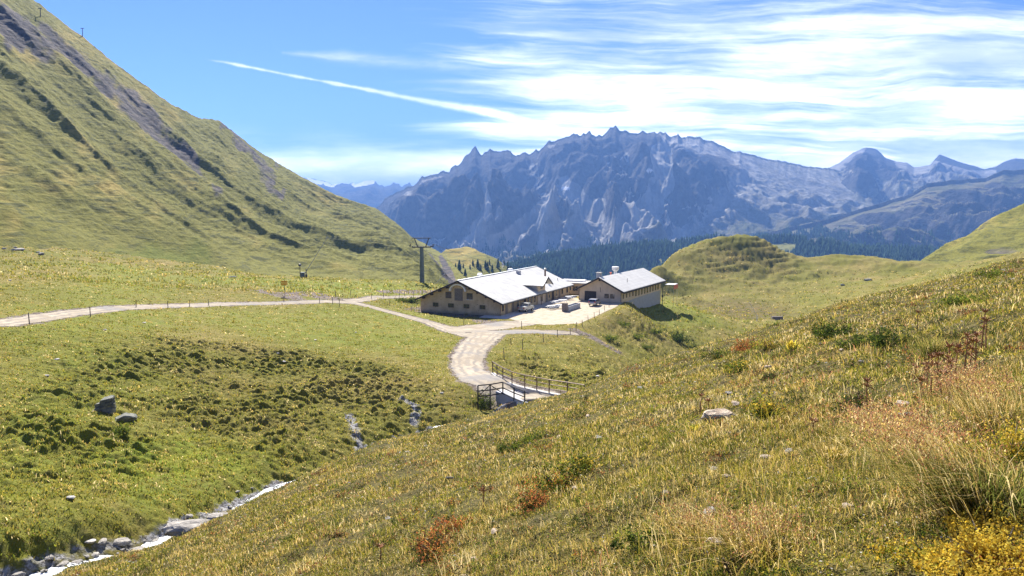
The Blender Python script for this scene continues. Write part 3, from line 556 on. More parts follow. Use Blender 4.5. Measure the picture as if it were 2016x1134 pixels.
# ------------------------------------------------------------------ conifers
def mat_leaf(name, trans=.35, rough=.7, tint=None, emis=None):
    m, t, out = new_mat(name); c = t.attr('Col')
    if tint: c = t.mix(.5, c, tint)
    d = t.add('ShaderNodeBsdfDiffuse', {}, Color=c); tr = t.add('ShaderNodeBsdfTranslucent', {}, Color=c)
    mx = t.add('ShaderNodeMixShader', {}, i0=trans, i1=d, i2=tr); t.l.new(mx.outputs[0], out.inputs[0]); return m
M_CONIFER = mat_leaf('conifer_needles', .15); M_GRASS = mat_leaf('grass_blades', .5); M_LEAF = mat_leaf('shrub_leaves', .4)
def cone_trees(P, H_, tiers, sides, r):
    """jagged tiered crowns; P (n,3) feet, H_ heights"""
    n = len(P); Vs = []; Fs = []; Cs = []; off = 0
    for k in range(tiers):
        z0 = .08 + .80 * k / tiers; z1 = min(1.0, z0 + 1.25 / tiers + .12); rad = (.20 * (1 - k / tiers) ** .85 + .03)
        a = np.linspace(0, 2 * np.pi, sides, endpoint=False)[None] + r.uniform(0, 6.28, (n, 1))
        rr_ = rad * H_[:, None] * r.uniform(.65, 1.25, (n, sides)); zz = P[:, 2:3] + H_[:, None] * (z0 + r.uniform(-.04, .04, (n, sides)))
        ring = np.stack([P[:, :1] + np.cos(a) * rr_, P[:, 1:2] + np.sin(a) * rr_, zz], -1)
        tip = np.stack([P[:, 0], P[:, 1], P[:, 2] + H_ * z1], -1)[:, None]
        V = np.concatenate([ring, tip], 1); Vs.append(V.reshape(-1, 3))
        b = off + np.arange(n)[:, None] * (sides + 1); i = np.arange(sides)[None]
        Fs.append(np.stack([b + i, b + (i + 1) % sides, b + sides + 0 * i], -1).reshape(-1, 3)); off += n * (sides + 1)
        cc = np.repeat(np.array([[.035, .06, .030]]) * r.uniform(.6, 1.6, (n, 1)), sides + 1, 0); Cs.append(cc)
    return np.concatenate(Vs), np.concatenate(Fs), np.concatenate(Cs)
rt = np.random.default_rng(21)
def scatter_forest(fn, pxr, dr, n, keep=None):
    u = (rt.uniform(*pxr, n) - 1008) / F; d = np.sqrt(rt.uniform(dr[0] ** 2, dr[1] ** 2, n)); x = u * d
    k = np.ones(n, bool) if keep is None else keep(x, d); x, d = x[k], d[k]; return np.stack([x, d, fn(x, d) - .5], 1)
Pf = scatter_forest(F_for, (960, 2050), (1180, 2150), 13000, lambda x, y: (x / y * F + 1008 < 1400) | (perlin(x * .006, y * .006) > -.3))
Hf = rt.uniform(15, 28, len(Pf))
for nm, n_, cond in (('side_ridge', 4200, lambda px, py: (py > 452 + 25 * perlin(px * .02, py * .02) + (px - 1500) * .02) & (px > 1400) & (perlin(px * .03, py * .03) > -.12)), ('rocky_massif', 1600, lambda px, py: (py > 476 + 16 * perlin(px * .03, py * .01)) & (px > 900) & (px < 1700))):
    me_ = bpy.data.objects[nm].data; v_ = np.empty(len(me_.vertices) * 3, dtype=np.float32); me_.vertices.foreach_get('co', v_); v_ = v_.reshape(-1, 3); qx = 1008 + F * v_[:, 0] / v_[:, 1]; qy = HOR - F * v_[:, 2] / v_[:, 1]
    idx = np.nonzero(cond(qx, qy) & (qx < 2060) & (qy < 540))[0]; idx = rt.choice(idx, min(n_, len(idx)), replace=False); Pf = np.concatenate([Pf, v_[idx] + rt.normal(0, 3, (len(idx), 3)) * [1, 1, 0]]); Hf = np.concatenate([Hf, rt.uniform(12, 24, len(idx))])
V, Fc, Cc = cone_trees(Pf, Hf, 3, 6, rt)
tag(arr_mesh('forest', V, [Fc], M_CONIFER, Cc), 'dark conifer forest filling the valley between the meadows and the rocky mountains', 'forest', kind='stuff')

# ------------------------------------------------------------------ builder for man-made things
def simple(name, col, rough=.7, metal=0.0, spec=.3, var=.0, sc=3.0, bump=0.0):
    m, t, out = new_mat(name); P = t.add('ShaderNodeTexCoord').outputs['Object']
    c = (*col, 1)
    nrm = None
    if var:
        n = t.noise(P, sc, 6, .65); c = t.mix(t.ramp(n, .3, .7), tuple(v * (1 - var) for v in col), tuple(min(1, v * (1 + var)) for v in col))
        if bump: nrm = t.bump(n, bump, .03)
    bsdf(t, out, c, rough, nrm, spec, metal); return m
def mat_plaster():
    m, t, out = new_mat('stone_plaster'); P = t.add('ShaderNodeTexCoord').outputs['Object']
    n = t.noise(P, .7, 6, .65); v = t.add('ShaderNodeTexVoronoi', {}, Vector=t.vmath('MULTIPLY', P, (1, 1, 1.6)), Scale=1.6)
    c = t.mix(t.ramp(n, .3, .7), (.44, .33, .19), (.60, .47, .29))
    bl = t.math('MULTIPLY', t.ramp(v.outputs['Distance'], .16, .28, 1, 0), t.ramp(t.noise(P, 1.3, 3), .48, .6))
    c = t.mix(t.math('MULTIPLY', bl, .75), c, (.16, .11, .07))
    z = t.sep(P)[2]; c = t.mix(t.math('MULTIPLY', t.ramp(t.math('ADD', z, t.math('MULTIPLY', n, .8)), .5, 1.3, 1, 0), .55), c, (.17, .15, .12))
    bsdf(t, out, c, .9, t.bump(t.noise(P, 6, 4), .5, .03)); return m
def mat_sheetroof(name, period, axis, c0, c1):
    m, t, out = new_mat(name); P = t.add('ShaderNodeTexCoord').outputs['Object']; p = t.sep(P)
    a = t.math('FRACT', t.math('DIVIDE', p[axis], period)); line = t.ramp(t.math('ABSOLUTE', t.math('SUBTRACT', a, .5)), .44, .5)
    b = t.math('FRACT', t.math('DIVIDE', p[0], period * .9)); line2 = t.ramp(t.math('ABSOLUTE', t.math('SUBTRACT', b, .5)), .45, .5)
    c = t.mix(t.ramp(t.noise(P, .5, 5, .6), .3, .7), c0, c1)
    c = t.mix(t.math('MULTIPLY', t.math('MAXIMUM', line, t.math('MULTIPLY', line2, .6)), .45), c, tuple(v * .45 for v in c0))
    bsdf(t, out, c, .55, t.bump(t.math('MULTIPLY', line, -1.0), .5, .03), .4); return m
M = dict(plaster=mat_plaster(), roof=mat_sheetroof('light_sheet_roof', .55, 1, (.42, .405, .37), (.56, .545, .50)), roof2=mat_sheetroof('panel_roof', .9, 1, (.50, .48, .44), (.60, .58, .53)),
 wall=simple('beige_render', (.62, .50, .36), .9, var=.10, sc=.8), wallgrey=simple('grey_concrete', (.36, .37, .40), .9, var=.12, sc=1), eave=simple('dark_eave_wood', (.055, .045, .04), .8, var=.3, sc=4),
 wood=simple('weathered_wood', (.20, .17, .145), .85, var=.35, sc=6, bump=.3), glass=simple('dark_window_glass', (.02, .023, .03), .12, spec=.6), frame=simple('brown_window_frame', (.10, .075, .055), .7),
 white=simple('white_paint', (.75, .75, .74), .5, var=.06), steel=simple('galvanised_steel', (.38, .40, .42), .45, .7, var=.2), darksteel=simple('dark_steel', (.045, .043, .045), .5, .4),
 rust=simple('brown_rail_steel', (.16, .11, .085), .55, .5, var=.2), conc=simple('pale_concrete', (.46, .43, .39), .9, var=.18, sc=1.2), pylon=simple('pylon_green_grey', (.12, .15, .16), .6, .2, var=.12, sc=.6),
 silver=simple('silver_car_paint', (.40, .40, .42), .25, .6, .5), rubber=simple('rubber', (.02, .02, .02), .9), red=simple('red_light', (.45, .02, .015), .4), lamp=simple('lamp_glass', (.7, .7, .68), .2, .1, .6),
 yellow=simple('yellow_sign', (.70, .36, .02), .5), redw=simple('orange_awning', (.62, .17, .10), .7), post=simple('grey_post_wood', (.13, .11, .09), .9, var=.3, sc=10), offwhite=simple('offwhite_car_paint', (.50, .50, .46), .3, .1, .5),
 ink=simple('black_lettering', (.02, .02, .02), .6), rockpale=None)
class MB:
    def __init__(s): s.v = []; s.f = []
    def box(s, x0, x1, y0, y1, z0, z1, m=None):
        b = len(s.v); P = [(x0,y0,z0),(x1,y0,z0),(x1,y1,z0),(x0,y1,z0),(x0,y0,z1),(x1,y0,z1),(x1,y1,z1),(x0,y1,z1)]
        s.v += [tuple(m @ Vector(p)) for p in P] if m else P
        s.f += [tuple(b + i for i in q) for q in ((0,3,2,1),(4,5,6,7),(0,1,5,4),(1,2,6,5),(2,3,7,6),(3,0,4,7))]; return s
    def poly(s, P, ext):
        """extrude planar outline P (3d points) by vector ext"""
        b = len(s.v); n = len(P); e = Vector(ext); s.v += [tuple(p) for p in P] + [tuple(Vector(p) + e) for p in P]
        s.f += [tuple(range(b + n - 1, b - 1, -1)), tuple(range(b + n, b + 2 * n))] + [(b + i, b + (i + 1) % n, b + n + (i + 1) % n, b + n + i) for i in range(n)]; return s
    def tube(s, a, c, r0, r1=None, n=8):
        a, c = Vector(a), Vector(c); r1 = r0 if r1 is None else r1; d = (c - a).normalized(); u = d.orthogonal().normalized(); w2 = d.cross(u); b = len(s.v)
        for p, r in ((a, r0), (c, r1)):
            for i in range(n): t = 2 * math.pi * i / n; s.v.append(tuple(p + u * math.cos(t) * r + w2 * math.sin(t) * r))
        s.f += [tuple(range(b + n - 1, b - 1, -1)), tuple(range(b + n, b + 2 * n))] + [(b + i, b + (i + 1) % n, b + n + (i + 1) % n, b + n + i) for i in range(n)]; return s
    def path(s, pts, r, n=6):
        for a, c in zip(pts[:-1], pts[1:]): s.tube(a, c, r, r, n)
        return s
    def lathe(s, prof, c=(0, 0, 0), n=14, axis='z'):
        b = len(s.v)
        for r, h in prof:
            for i in range(n):
                t = 2 * math.pi * i / n; q = (r * math.cos(t), r * math.sin(t), h)
                if axis == 'x': q = (h, q[0], q[1])
                if axis == 'y': q = (q[0], h, q[1])
                s.v.append((q[0] + c[0], q[1] + c[1], q[2] + c[2]))
        for k in range(len(prof) - 1):
            for i in range(n): s.f.append((b + k * n + i, b + k * n + (i + 1) % n, b + (k + 1) * n + (i + 1) % n, b + (k + 1) * n + i))
        s.f += [tuple(range(b + n - 1, b - 1, -1)), tuple(range(b + (len(prof) - 1) * n, b + len(prof) * n))]; return s
    def build(s, name, mat, parent=None, bevel=0.0, smooth=False):
        me = bpy.data.meshes.new(name); me.from_pydata(s.v, [], s.f); me.update()
        bm = bmesh.new(); bm.from_mesh(me); bmesh.ops.recalc_face_normals(bm, faces=bm.faces)
        if bevel: bmesh.ops.bevel(bm, geom=bm.edges[:], offset=bevel, segments=2, affect='EDGES')
        bm.to_mesh(me); bm.free()
        if smooth:
            for p in me.polygons: p.use_smooth = True
        me.materials.append(mat); o = bpy.data.objects.new(name, me); return link(o, parent)
def children(o): return [c for c in o.children]
def copy_tree(o, parent=None):
    c = o.copy(); C.objects.link(c); c.parent = parent
    for ch in list(o.children): copy_tree(ch, c)
    return c
def window(par, face, a, z, w_, h, mat='frame', name='window', sill=False, bars=1):
    """face: ('x',const) or ('y',const), outward = negative direction; frame with recessed-looking pane and glazing bars"""
    f, k = face; fr = MB(); g = MB(); t = .07
    def bx(mb, a0, a1, z0, z1, o0, o1):
        if f == 'x': mb.box(k - o1, k - o0, a0, a1, z0, z1)
        else: mb.box(a0, a1, k - o1, k - o0, z0, z1)
    bx(fr, a - w_/2, a - w_/2 + t, z, z + h, -.03, .06); bx(fr, a + w_/2 - t, a + w_/2, z, z + h, -.03, .06)
    bx(fr, a - w_/2 + t, a + w_/2 - t, z, z + t, -.03, .058); bx(fr, a - w_/2 + t, a + w_/2 - t, z + h - t, z + h, -.03, .058)
    if bars: bx(fr, a - .025, a + .025, z + t, z + h - t, -.02, .05)
    o = fr.build(name, M[mat], par); bx(g, a - w_/2 + t*.9, a + w_/2 - t*.9, z + t*.9, z + h - t*.9, -.02, .02); g.build('pane', M['glass'], o)
    if sill: q = MB(); bx(q, a - w_/2 - .1, a + w_/2 + .1, z - .09, z, -.02, .14); q.build('sill', M['white'], o)
    return o
# ---- barn
barn = empty('barn', (BARN_O[0], BARN_O[1], Z0 - .02), math.atan2(S1[1], S1[0]))
tag(barn, 'long stone barn with pale roof, arched loft door and dormer, beside the yard', 'barn')
BL, BW, EH, RH = 41.7, 18.4, 2.85, 6.75; SL = (RH - EH) / (BW / 2)
MB().poly([(0,0,-1.5),(0,BW,-1.5),(0,BW,EH),(0,BW/2,RH),(0,0,EH)], (.4,0,0)).build('gable_wall', M['plaster'], barn)
MB().poly([(BL-.4,0,-1.5),(BL-.4,BW,-1.5),(BL-.4,BW,EH),(BL-.4,BW/2,RH),(BL-.4,0,EH)], (.4,0,0)).build('gable_wall', M['plaster'], barn)
MB().box(.4,BL-.4,0,.4,-1.5,EH).box(.4,BL-.4,BW-.4,BW,-1.5,EH).build('side_wall', M['plaster'], barn)
def roof_slab(w0, w1, x0, x1, eh, rh, wid, ov, mat, par, th=.22):
    sl = (rh - eh) / (wid / 2); m = MB()
    m.poly([(x0, -ov, eh - ov*sl), (x1, -ov, eh - ov*sl), (x1, wid/2, rh), (x0, wid/2, rh)], (0, 0, th))
    m.poly([(x0, wid + ov, eh - ov*sl), (x1, wid + ov, eh - ov*sl), (x1, wid/2, rh), (x0, wid/2, rh)], (0, 0, th)); return m
roof_slab(0,0,-.9,BL+.6,EH+.02,RH+.02,BW,.9,None,None).build('roof', M['roof'], barn)
rc = bpy.data.objects['roof']
MB().box(-.95,BL+.65,BW/2-.18,BW/2+.18,RH+.2,RH+.31).build('ridge_cap', M['steel'], rc)
for sgn in (0, 1):
    y0, y1 = (-.95, BW/2) if sgn == 0 else (BW + .95, BW/2)
    for xx in (-.97, BL+.61): MB().poly([(xx,y0,EH-.95*SL-.12),(xx,y1,RH-.10),(xx,y1,RH+.20),(xx,y0,EH-.95*SL+.20)], (.06,0,0)).build('barge_board', M['eave'], rc)
MB().box(-.9,BL+.6,-1.02,-.92,EH-.9*SL-.06,EH-.9*SL+.12).build('gutter', M['darksteel'], rc)
for i, yb in enumerate([1.0,2.9,4.8,6.6,11.8,13.6,15.5,17.4]):
    zz = EH + SL * min(yb, BW - yb); MB().box(-.85,-.003,yb-.16,yb+.16,zz-.42,zz-.10).build('purlin_end', M['eave'], barn)
for y_, z_ in ((11.75, 3.15), (6.85, 3.1)): window(barn, ('x', 0), y_, z_, 1.35, 1.3, sill=(y_ < 8))
for y_ in (14.8, 11.2, 7.6, 3.95): window(barn, ('x', 0), y_, 1.25, 1.3, .85)
dr = MB(); [dr.box(-.09, -.004, 8.45 + i*.27, 8.45 + i*.27 + .25, 2.75, 5.25) for i in range(7)]; dr.build('loft_door', M['wood'], barn)
arc = MB(); N = 14
for i in range(N):
    a0, a1 = math.pi*i/N, math.pi*(i+1)/N; ce, ri, ro = 4.75, 1.62, 1.95
    P = [(-.62, 9.4+math.cos(a)*r_*1.0, ce+math.sin(a)*r_*.78) for a, r_ in ((a0,ri),(a1,ri),(a1,ro),(a0,ro))]; arc.poly(P, (.55,0,0))
arc.build('door_arch', M['white'], barn)
for x_, w_, z_, h_ in ((1.2,.9,.9,1.3),(9.0,1.0,.8,1.3),(10.9,1.2,.8,1.3),(14.6,1.0,.9,1.2),(16.4,1.0,.9,1.2),(18.4,.9,.9,1.2),(27.6,1,.9,1.3),(32.2,1,.9,1.3),(36.2,1,.9,1.3),(39.8,1,.9,1.3)): window(barn, ('y', 0), x_, z_, w_, h_)
for x_, w_ in ((3.0,1.1),(6.3,1.2),(12.7,1.5),(25.8,1.1),(29.8,1.6),(34.3,1.2)):
    d_ = MB().box(x_-w_/2,x_+w_/2,-.07,.0-.003,0,2.15); d_.build('door', M['wood'] if w_ < 1.3 else M['eave'], barn)
MB().tube((-.12,-.12,-.2),(-.12,-.12,EH-.3),.06).build('downpipe', M['rust'], barn); MB().tube((20,-1.0,0),(20,-1.0,2.2),.07).build('eave_post', M['rust'], barn)
# dormer
dm = empty('dormer', (0, 0, 0)); dm.parent = barn
dx, hw, dp, de = 22.3, 3.0, 6.15, 4.35; ds_ = (dp - de) / hw
MB().poly([(dx-2.2,-.12,-.5),(dx+2.2,-.12,-.5),(dx+2.2,-.12,de+.35),(dx,-.12,dp-.1),(dx-2.2,-.12,de+.35)], (0,.35,0)).build('dormer_wall', M['wall'], dm)
for xx in (dx-2.2, dx+1.95): MB().box(xx,xx+.25,.23,4.2,2.9,de+.35).build('cheek', M['wallgrey'], dm)
ro = MB()
for sg in (-1, 1): ro.poly([(dx+sg*hw,-1.7,de),(dx,-1.7,dp),(dx,8.0,dp+.02),(dx+sg*hw,4.0,de)], (0,0,.16))
ro.build('dormer_roof', M['roof2'], dm)
for sg in (-1, 1): MB().poly([(dx+sg*(hw+.05),-1.78,de-.22),(dx,-1.78,dp-.16),(dx,-1.78,dp+.17),(dx+sg*(hw+.05),-1.78,de+.15)], (0,.07,0)).build('barge_board', M['eave'], dm)
MB().box(dx-.1,dx+.1,-1.6,-.13,dp-.7,dp-.45).box(dx-1.6,dx+1.6,-.9,-.75,de+.35,de+.5).tube((dx-1.5,-.85,de+.4),(dx,-.85,dp-.3),.07).tube((dx+1.5,-.85,de+.4),(dx,-.85,dp-.3),.07).build('gable_truss', M['eave'], dm)
window(dm, ('y', -.12), dx, .7, 1.2, 1.9); window(dm, ('y', -.12), dx, 3.5, 1.3, 1.2)
ch = empty('chimney', (0, 0, 0)); ch.parent = barn
MB().tube((33.5,3.4,4.2),(33.5,3.4,6.9),.22,n=12).build('flue', M['rust'], ch); MB().lathe([(.28,6.9),(.3,7.25),(.1,7.3)],(33.5,3.4,0)).build('flue_cap', M['steel'], ch)
MB().box(26.6,27.5,7.2,8.1,5.9,7.0).build('vent_box', M['wallgrey'], barn); MB().lathe([(.6,0),(.75,.25),(.6,.7),(.2,.8)],(28.2,10.2,6.6)).build('roof_fan', M['white'], barn)
MB().tube((26.0,11.4,5.7),(26.0,11.4,8.6),.04).lathe([(.05,-.3),(.5,-.05),(.55,.08),(.0,.0)],(26,11.2,8.3),axis='y').build('satellite_dish', M['steel'], barn)
MB().poly([(14.0,11.2,5.7),(15.3,11.2,5.7),(15.3,11.2,6.8),(14.6,11.2,7.3),(14.0,11.2,6.9)],(0,.9,0)).build('roof_hatch', M['white'], barn)
MB().tube((38.5,2.0,3.5),(38.5,2.0,4.6),.07).build('vent_pipe', M['darksteel'], barn)
# ---- concrete apron along the barn
ap = MB(); ap.poly([(-3.4,-2.8,0),(-3.4,3.0,0),(0,3.4,0),(0,0,0),(41,0,0),(41,-2.8,0)], (0,0,.075)); apo = ap.build('pavement', M['conc']); apo.location = (BARN_O[0], BARN_O[1], Z0 + .03); apo.rotation_euler = (0,0,math.atan2(S1[1], S1[0])); tag(apo, kind='structure')
MB_ = MB
# ---- second building
TH2 = R(28); S2 = np.array([math.sin(TH2), math.cos(TH2)])
hb = empty('dairy_hall', (25.1, 176.2, Z0 - .02), math.atan2(S2[1], S2[0]))
tag(hb, 'beige rendered hall with narrow windows and plain white roof right of the yard', 'building')
L2, W2, E2, R2 = 30.7, 10.4, 2.95, 5.55; SL2 = (R2 - E2) / (W2 / 2)
MB().poly([(0,0,-1.5),(0,W2,-1.5),(0,W2,E2),(0,W2/2,R2),(0,0,E2)], (.35,0,0)).build('gable_wall', M['wall'], hb)
MB().poly([(L2-.35,0,-7),(L2-.35,W2,-7),(L2-.35,W2,E2),(L2-.35,W2/2,R2),(L2-.35,0,E2)], (.35,0,0)).build('gable_wall', M['wall'], hb)
MB().box(.35,L2-.35,0,.35,-.3,E2).box(.35,L2-.35,W2-.35,W2,-7,E2).build('side_wall', M['wall'], hb)
MB().poly([(.5,-.03,-.3),(L2-.35,-.03,-7),(L2-.35,-.03,.1),(10,-.03,.02)], (0,.3,0)).box(.35,L2-.35,.05,.35,-7,-.3).build('plinth_wall', M['wallgrey'], hb)
r2 = roof_slab(0,0,-.9,L2+.9,E2+.02,R2+.02,W2,1.0,None,None,.16).build('roof', M['roof2'], hb)
fa = MB()
for y0, y1 in ((-1.05, W2/2), (W2+1.05, W2/2)):
    for xx in (-.98, L2+.91): fa.poly([(xx,y0,E2-1.05*SL2-.28),(xx,y1,R2-.25),(xx,y1,R2+.14),(xx,y0,E2-1.05*SL2+.12)], (.07,0,0))
fa.box(-.91,L2+.9,-1.1,-1.02,E2-1.05*SL2-.28,E2-1.05*SL2+.1).build('fascia', M['eave'], r2)
for i in range(13):
    x_ = 1.6 + i * 2.22; tall = i > 3; window(hb, ('y', 0), x_, .75 if not tall else .45, .62 if not tall else .95, 1.0 if not tall else 1.5, mat='eave', bars=0)
for i in range(13):
    x_ = 1.6 + i * 2.22; MB().box(x_-.1,x_+.1,-.05,-.003,2.15,2.5).build('vent_slot', M['eave'], hb)
for y_ in (2.1, 3.5): window(hb, ('x', 0), y_, .85, 1.05, 1.0)
MB().box(-.06,-.003,6.1,9.0,0,2.3).build('garage_door', M['eave'], hb)
MB().box(-.05,-.003,5.0,5.1,2.2,3.3).build('wall_lamp', M['darksteel'], hb)
for yy in (W2+.02, -.06): MB().tube((-.1,yy,0),(-.1,yy,E2-.3),.055).build('downpipe', M['darksteel'], hb)
MB().box(-.4,-.003,W2/2-.2,W2/2+.2,R2-.75,R2-.3).build('purlin_end', M['eave'], hb)
cc = MB().box(.9,1.9,W2/2+.3,W2/2+1.3,R2-.6,R2+1.0).build('chimney', M['wallgrey'], hb); MB().box(.8,2.0,W2/2+.2,W2/2+1.4,R2+1.0,R2+1.12).build('chimney_cap', M['conc'], cc)
MB().lathe([(.35,4.6),(.4,6.0),(.85,6.35),(.9,7.1),(.75,7.15)],(14.5,W2/2+1.6,0)).build('roof_fan', M['white'], hb)
MB().tube((8.7,1.6,3.5),(8.7,1.6,4.9),.06).build('vent_pipe', M['darksteel'], hb); MB().lathe([(.15,4.6),(.15,5.7),(.3,5.75),(.3,5.95)],(11.2,W2/2+1.6,0)).build('small_vent', M['redw'], hb)
# ---- link building
lk = empty('link_building', (9.0, 196.6, Z0 - .02), math.atan2(-.38, .925))
tag(lk, 'low flat roofed link building with a strip of windows between barn and beige hall', 'building')
MB().box(0,10.6,0,5.5,-.5,2.75).build('wall', M['wall'], lk); MB().box(-.3,10.7,-.9,6,2.75,3.0).build('roof', M['conc'], lk)
for i, (a, b) in enumerate(((.6,2.9),(3.6,5.0),(5.3,6.6),(6.9,8.2),(8.6,9.9))): window(lk, ('y', 0), (a+b)/2, .95, b-a, 1.1, mat='white' if i == 2 else 'frame')
MB().box(3,9,2,5,3.0,3.35).build('roof_light', M['white'], lk)
# ---- orange awning and pole at the hall's far corner
aw = empty('awning', (40.6, 203.5, Z0 + .6), math.atan2(S2[1], S2[0])); tag(aw, 'orange and white awning at the far corner of the beige hall', 'awning')
MB().box(-.5,3.2,-2.6,-.2,.9,1.0).build('canopy', M['white'], aw); MB().box(-.5,3.2,-2.65,-2.58,-.2,.9).build('orange_panel', M['redw'], aw); [MB().tube((xx,-2.5,-5),(xx,-2.5,.9),.05).build('leg', M['steel'], aw) for xx in (-.3, 3)]
def groundz(x, y): return float(ground(np.array([x]), np.array([y]))[0])
def hitv(px, py, lo=1.6, d1=600): h = hit(px, py, lo, d1); return (float(h[0]), float(h[1]), groundz(h[0], h[1]))
h = hitv(1304, 600, 100); pl = MB().tube((0,0,-.3),(0,0,4.6),.09,.07).box(-.2,.2,-.2,.2,2.0,2.6).build('lamp_post', M['darksteel']); pl.location = h; tag(pl, 'dark metal pole standing at the right end of the beige hall', 'pole')

# ---- water trough
tr = empty('water_trough', (0, 0, 0)); a = base_hit(1113, 607, lo=100); b = base_hit(1137, 597, lo=100)
tr.location = (a[0], a[1], Z0 + .04); tang = math.atan2(b[1] - a[1], b[0] - a[0]); tr.rotation_euler = (0, 0, tang); TLn = math.hypot(b[0] - a[0], b[1] - a[1])
tag(tr, 'long stone water trough with an upright block at its end, standing on the yard', 'trough')
t_ = MB().box(.2,TLn,-.65,.65,0,.25).box(.2,TLn,-.65,-.5,.25,.95).box(.2,TLn,.5,.65,.25,.95).box(TLn-.15,TLn,-.5,.5,.25,.95).box(TLn*.5,TLn*.5+.15,-.5,.5,.25,.9).build('basin', M['wallgrey'], tr)
MB().box(.4,TLn-.2,-.49,.49,.25,.78).build('water', M['glass'], tr); MB().poly([(-.55,-.55,0),(.2,-.6,0),(.15,-.5,1.75),(-.45,-.45,1.75)],(0,1.1,0)).build('end_block', M['wood'], tr)
MB().tube((.1,0,1.4),(.9,0,1.3),.05).build('spout', M['darksteel'], tr)
# ---- picnic tables
def make_picnic():
    r = empty('picnic_table', (0, 0, 0)); MB().box(-1,1,-.38,.38,.70,.76).build('table_top', M['white'], r)
    for s_ in (-1, 1): MB().box(-1,1,s_*.75-.14,s_*.75+.14,.43,.47).build('bench', M['white'], r)
    for s_ in (-1, 1): MB().tube((s_*.7,-.8,0),(s_*.7,-.2,.7),.03).tube((s_*.7,.8,0),(s_*.7,.2,.7),.03).tube((s_*.7,-.8,.41),(s_*.7,.8,.41),.025).build('leg', M['steel'], r)
    return r
pt = make_picnic()
PTL = ['white picnic table nearest the barn apron and leftmost on the yard', 'white picnic table just left of the trough end block', 'white picnic table behind the leftmost one near the barn wall', 'white picnic table at the back of the yard, rightmost of the group', 'white picnic table in the middle of the yard group']
for i, (px, py, rz) in enumerate([(1086,604,.5),(1103,601,.4),(1092,597,.6),(1120,590,.45),(1108,594,.3)]):
    o = pt if i == 0 else copy_tree(pt); q = base_hit(px, py, lo=100); o.location = (q[0], q[1], Z0 + .09); o.rotation_euler = (0, 0, rz); tag(o, PTL[i], 'picnic table', 'white picnic tables on the yard')
# ---- cars
def make_car(kind, paint, name):
    r = empty(name, (0, 0, 0))
    if kind == 'hatch':
        prof = [(-2.05,.35),(-2.1,.75),(-2.0,1.0),(-1.75,1.42),(-1.2,1.5),(.2,1.47),(1.0,1.02),(1.9,.88),(2.1,.6),(2.05,.3)]; gl = [(-1.86,1.02),(-1.66,1.38),(-1.2,1.44),(.15,1.42),(.85,1.03)]; W3 = .86
    else:
        prof = [(-2.1,.45),(-2.1,1.15),(-.5,1.15),(-.42,1.75),(.55,1.75),(.85,1.2),(2.0,1.1),(2.1,.85),(2.1,.45)]; gl = [(-.36,1.2),(-.32,1.68),(.5,1.68),(.75,1.22)]; W3 = .82
    MB().poly([(x, -W3, z) for x, z in prof], (0, 2*W3, 0)).build('body', M[paint], r, bevel=.05, smooth=False)
    MB().poly([(x, -W3-.012, z) for x, z in gl], (0, 2*W3+.024, 0)).build('side_window', M['glass'], r)
    if kind == 'hatch': MB().poly([(-2.03,-.7,1.04),(-2.03,.7,1.04),(-1.83,.6,1.40),(-1.83,-.6,1.40)], (-.02,0,.012)).build('rear_window', M['glass'], r)
    else: MB().box(-.46,-.43,-.65,.65,1.2,1.66).build('rear_window', M['glass'], r)
    for x_ in (-1.3, 1.3):
        for y_ in (-W3+.08, W3-.08):
            wh = MB().lathe([(.2,-.13),(.33,-.12),(.34,0),(.33,.12),(.2,.13)], (x_, y_, .34), axis='y', n=16).build('tyre', M['rubber'], r); MB().lathe([(.18,-.14),(.19,.14)], (x_, y_, .34), axis='y').build('rim', M['steel'], wh)
    for y_ in (-1, 1): MB().box(-2.15,-2.05,y_*.66-.13,y_*.66+.13,.8,1.0).build('tail_light', M['red'], r); MB().box(2.0,2.12,y_*.6-.15,y_*.6+.15,.65,.8).build('headlight', M['lamp'], r)
    MB().box(-2.16,-2.09,-.26,.26,.55,.68).build('number_plate', M['white'], r); return r
c1 = make_car('hatch', 'silver', 'parked_car'); q = base_hit(1172, 594, lo=100); c1.location = (q[0], q[1] + 1.0, Z0 + .1); c1.rotation_euler = (0, 0, R(66)); tag(c1, 'silver hatchback parked in front of the gable wall of the beige hall', 'car')
c2 = make_car('pickup', 'offwhite', 'parked_pickup'); q = BARN_O + S1 * 8.6 - G1 * 2.0; c2.location = (q[0], q[1], Z0 + .11); c2.rotation_euler = (0, 0, R(60)); tag(c2, 'small off-white pickup with a red tail light parked beside the barn side wall', 'car')

# ---- chairlift tower
def tower(loc, hgt, rz):
    t = empty('lift_tower', loc, rz); MB().tube((0,0,-1),(0,0,hgt),.72,.48,16).build('mast', M['pylon'], t, smooth=False)
    MB().box(-2.6,2.6,-.18,.18,hgt-.1,hgt+.25).build('crossarm', M['darksteel'], t)
    MB().tube((-1.1,0,hgt+.2),(-2.0,0,hgt+2.5),.13).tube((1.1,0,hgt+.2),(2.0,0,hgt+2.5),.13).box(-2.6,2.6,-.12,.12,hgt+2.4,hgt+2.62).build('upper_frame', M['darksteel'], t)
    for s_ in (-1, 1):
        b_ = MB().box(s_*3.1-.1,s_*3.1+.1,-1.6,1.6,hgt+.35,hgt+.5).box(s_*2.5-.1,s_*3.2+.1 if s_ > 0 else s_*2.5+.1,-.1,.1,hgt+.1,hgt+.4).build('sheave_beam', M['darksteel'], t)
        for k in range(6): MB().lathe([(.2,-.06),(.22,.06)], (s_*3.1, -1.4+.56*k, hgt+.62), axis='x', n=12).build('sheave', M['rubber'], b_)
    return t
tz = at_d(831, 556, 212); tw = tower((tz[0], tz[1], groundz(tz[0], tz[1])), 9.9, 0.05); tag(tw, 'tall grey green lift tower with trapezoid crossarm on the crest left of the barn', 'lift tower')
top = tw.location + Vector((0, 0, 10.7))
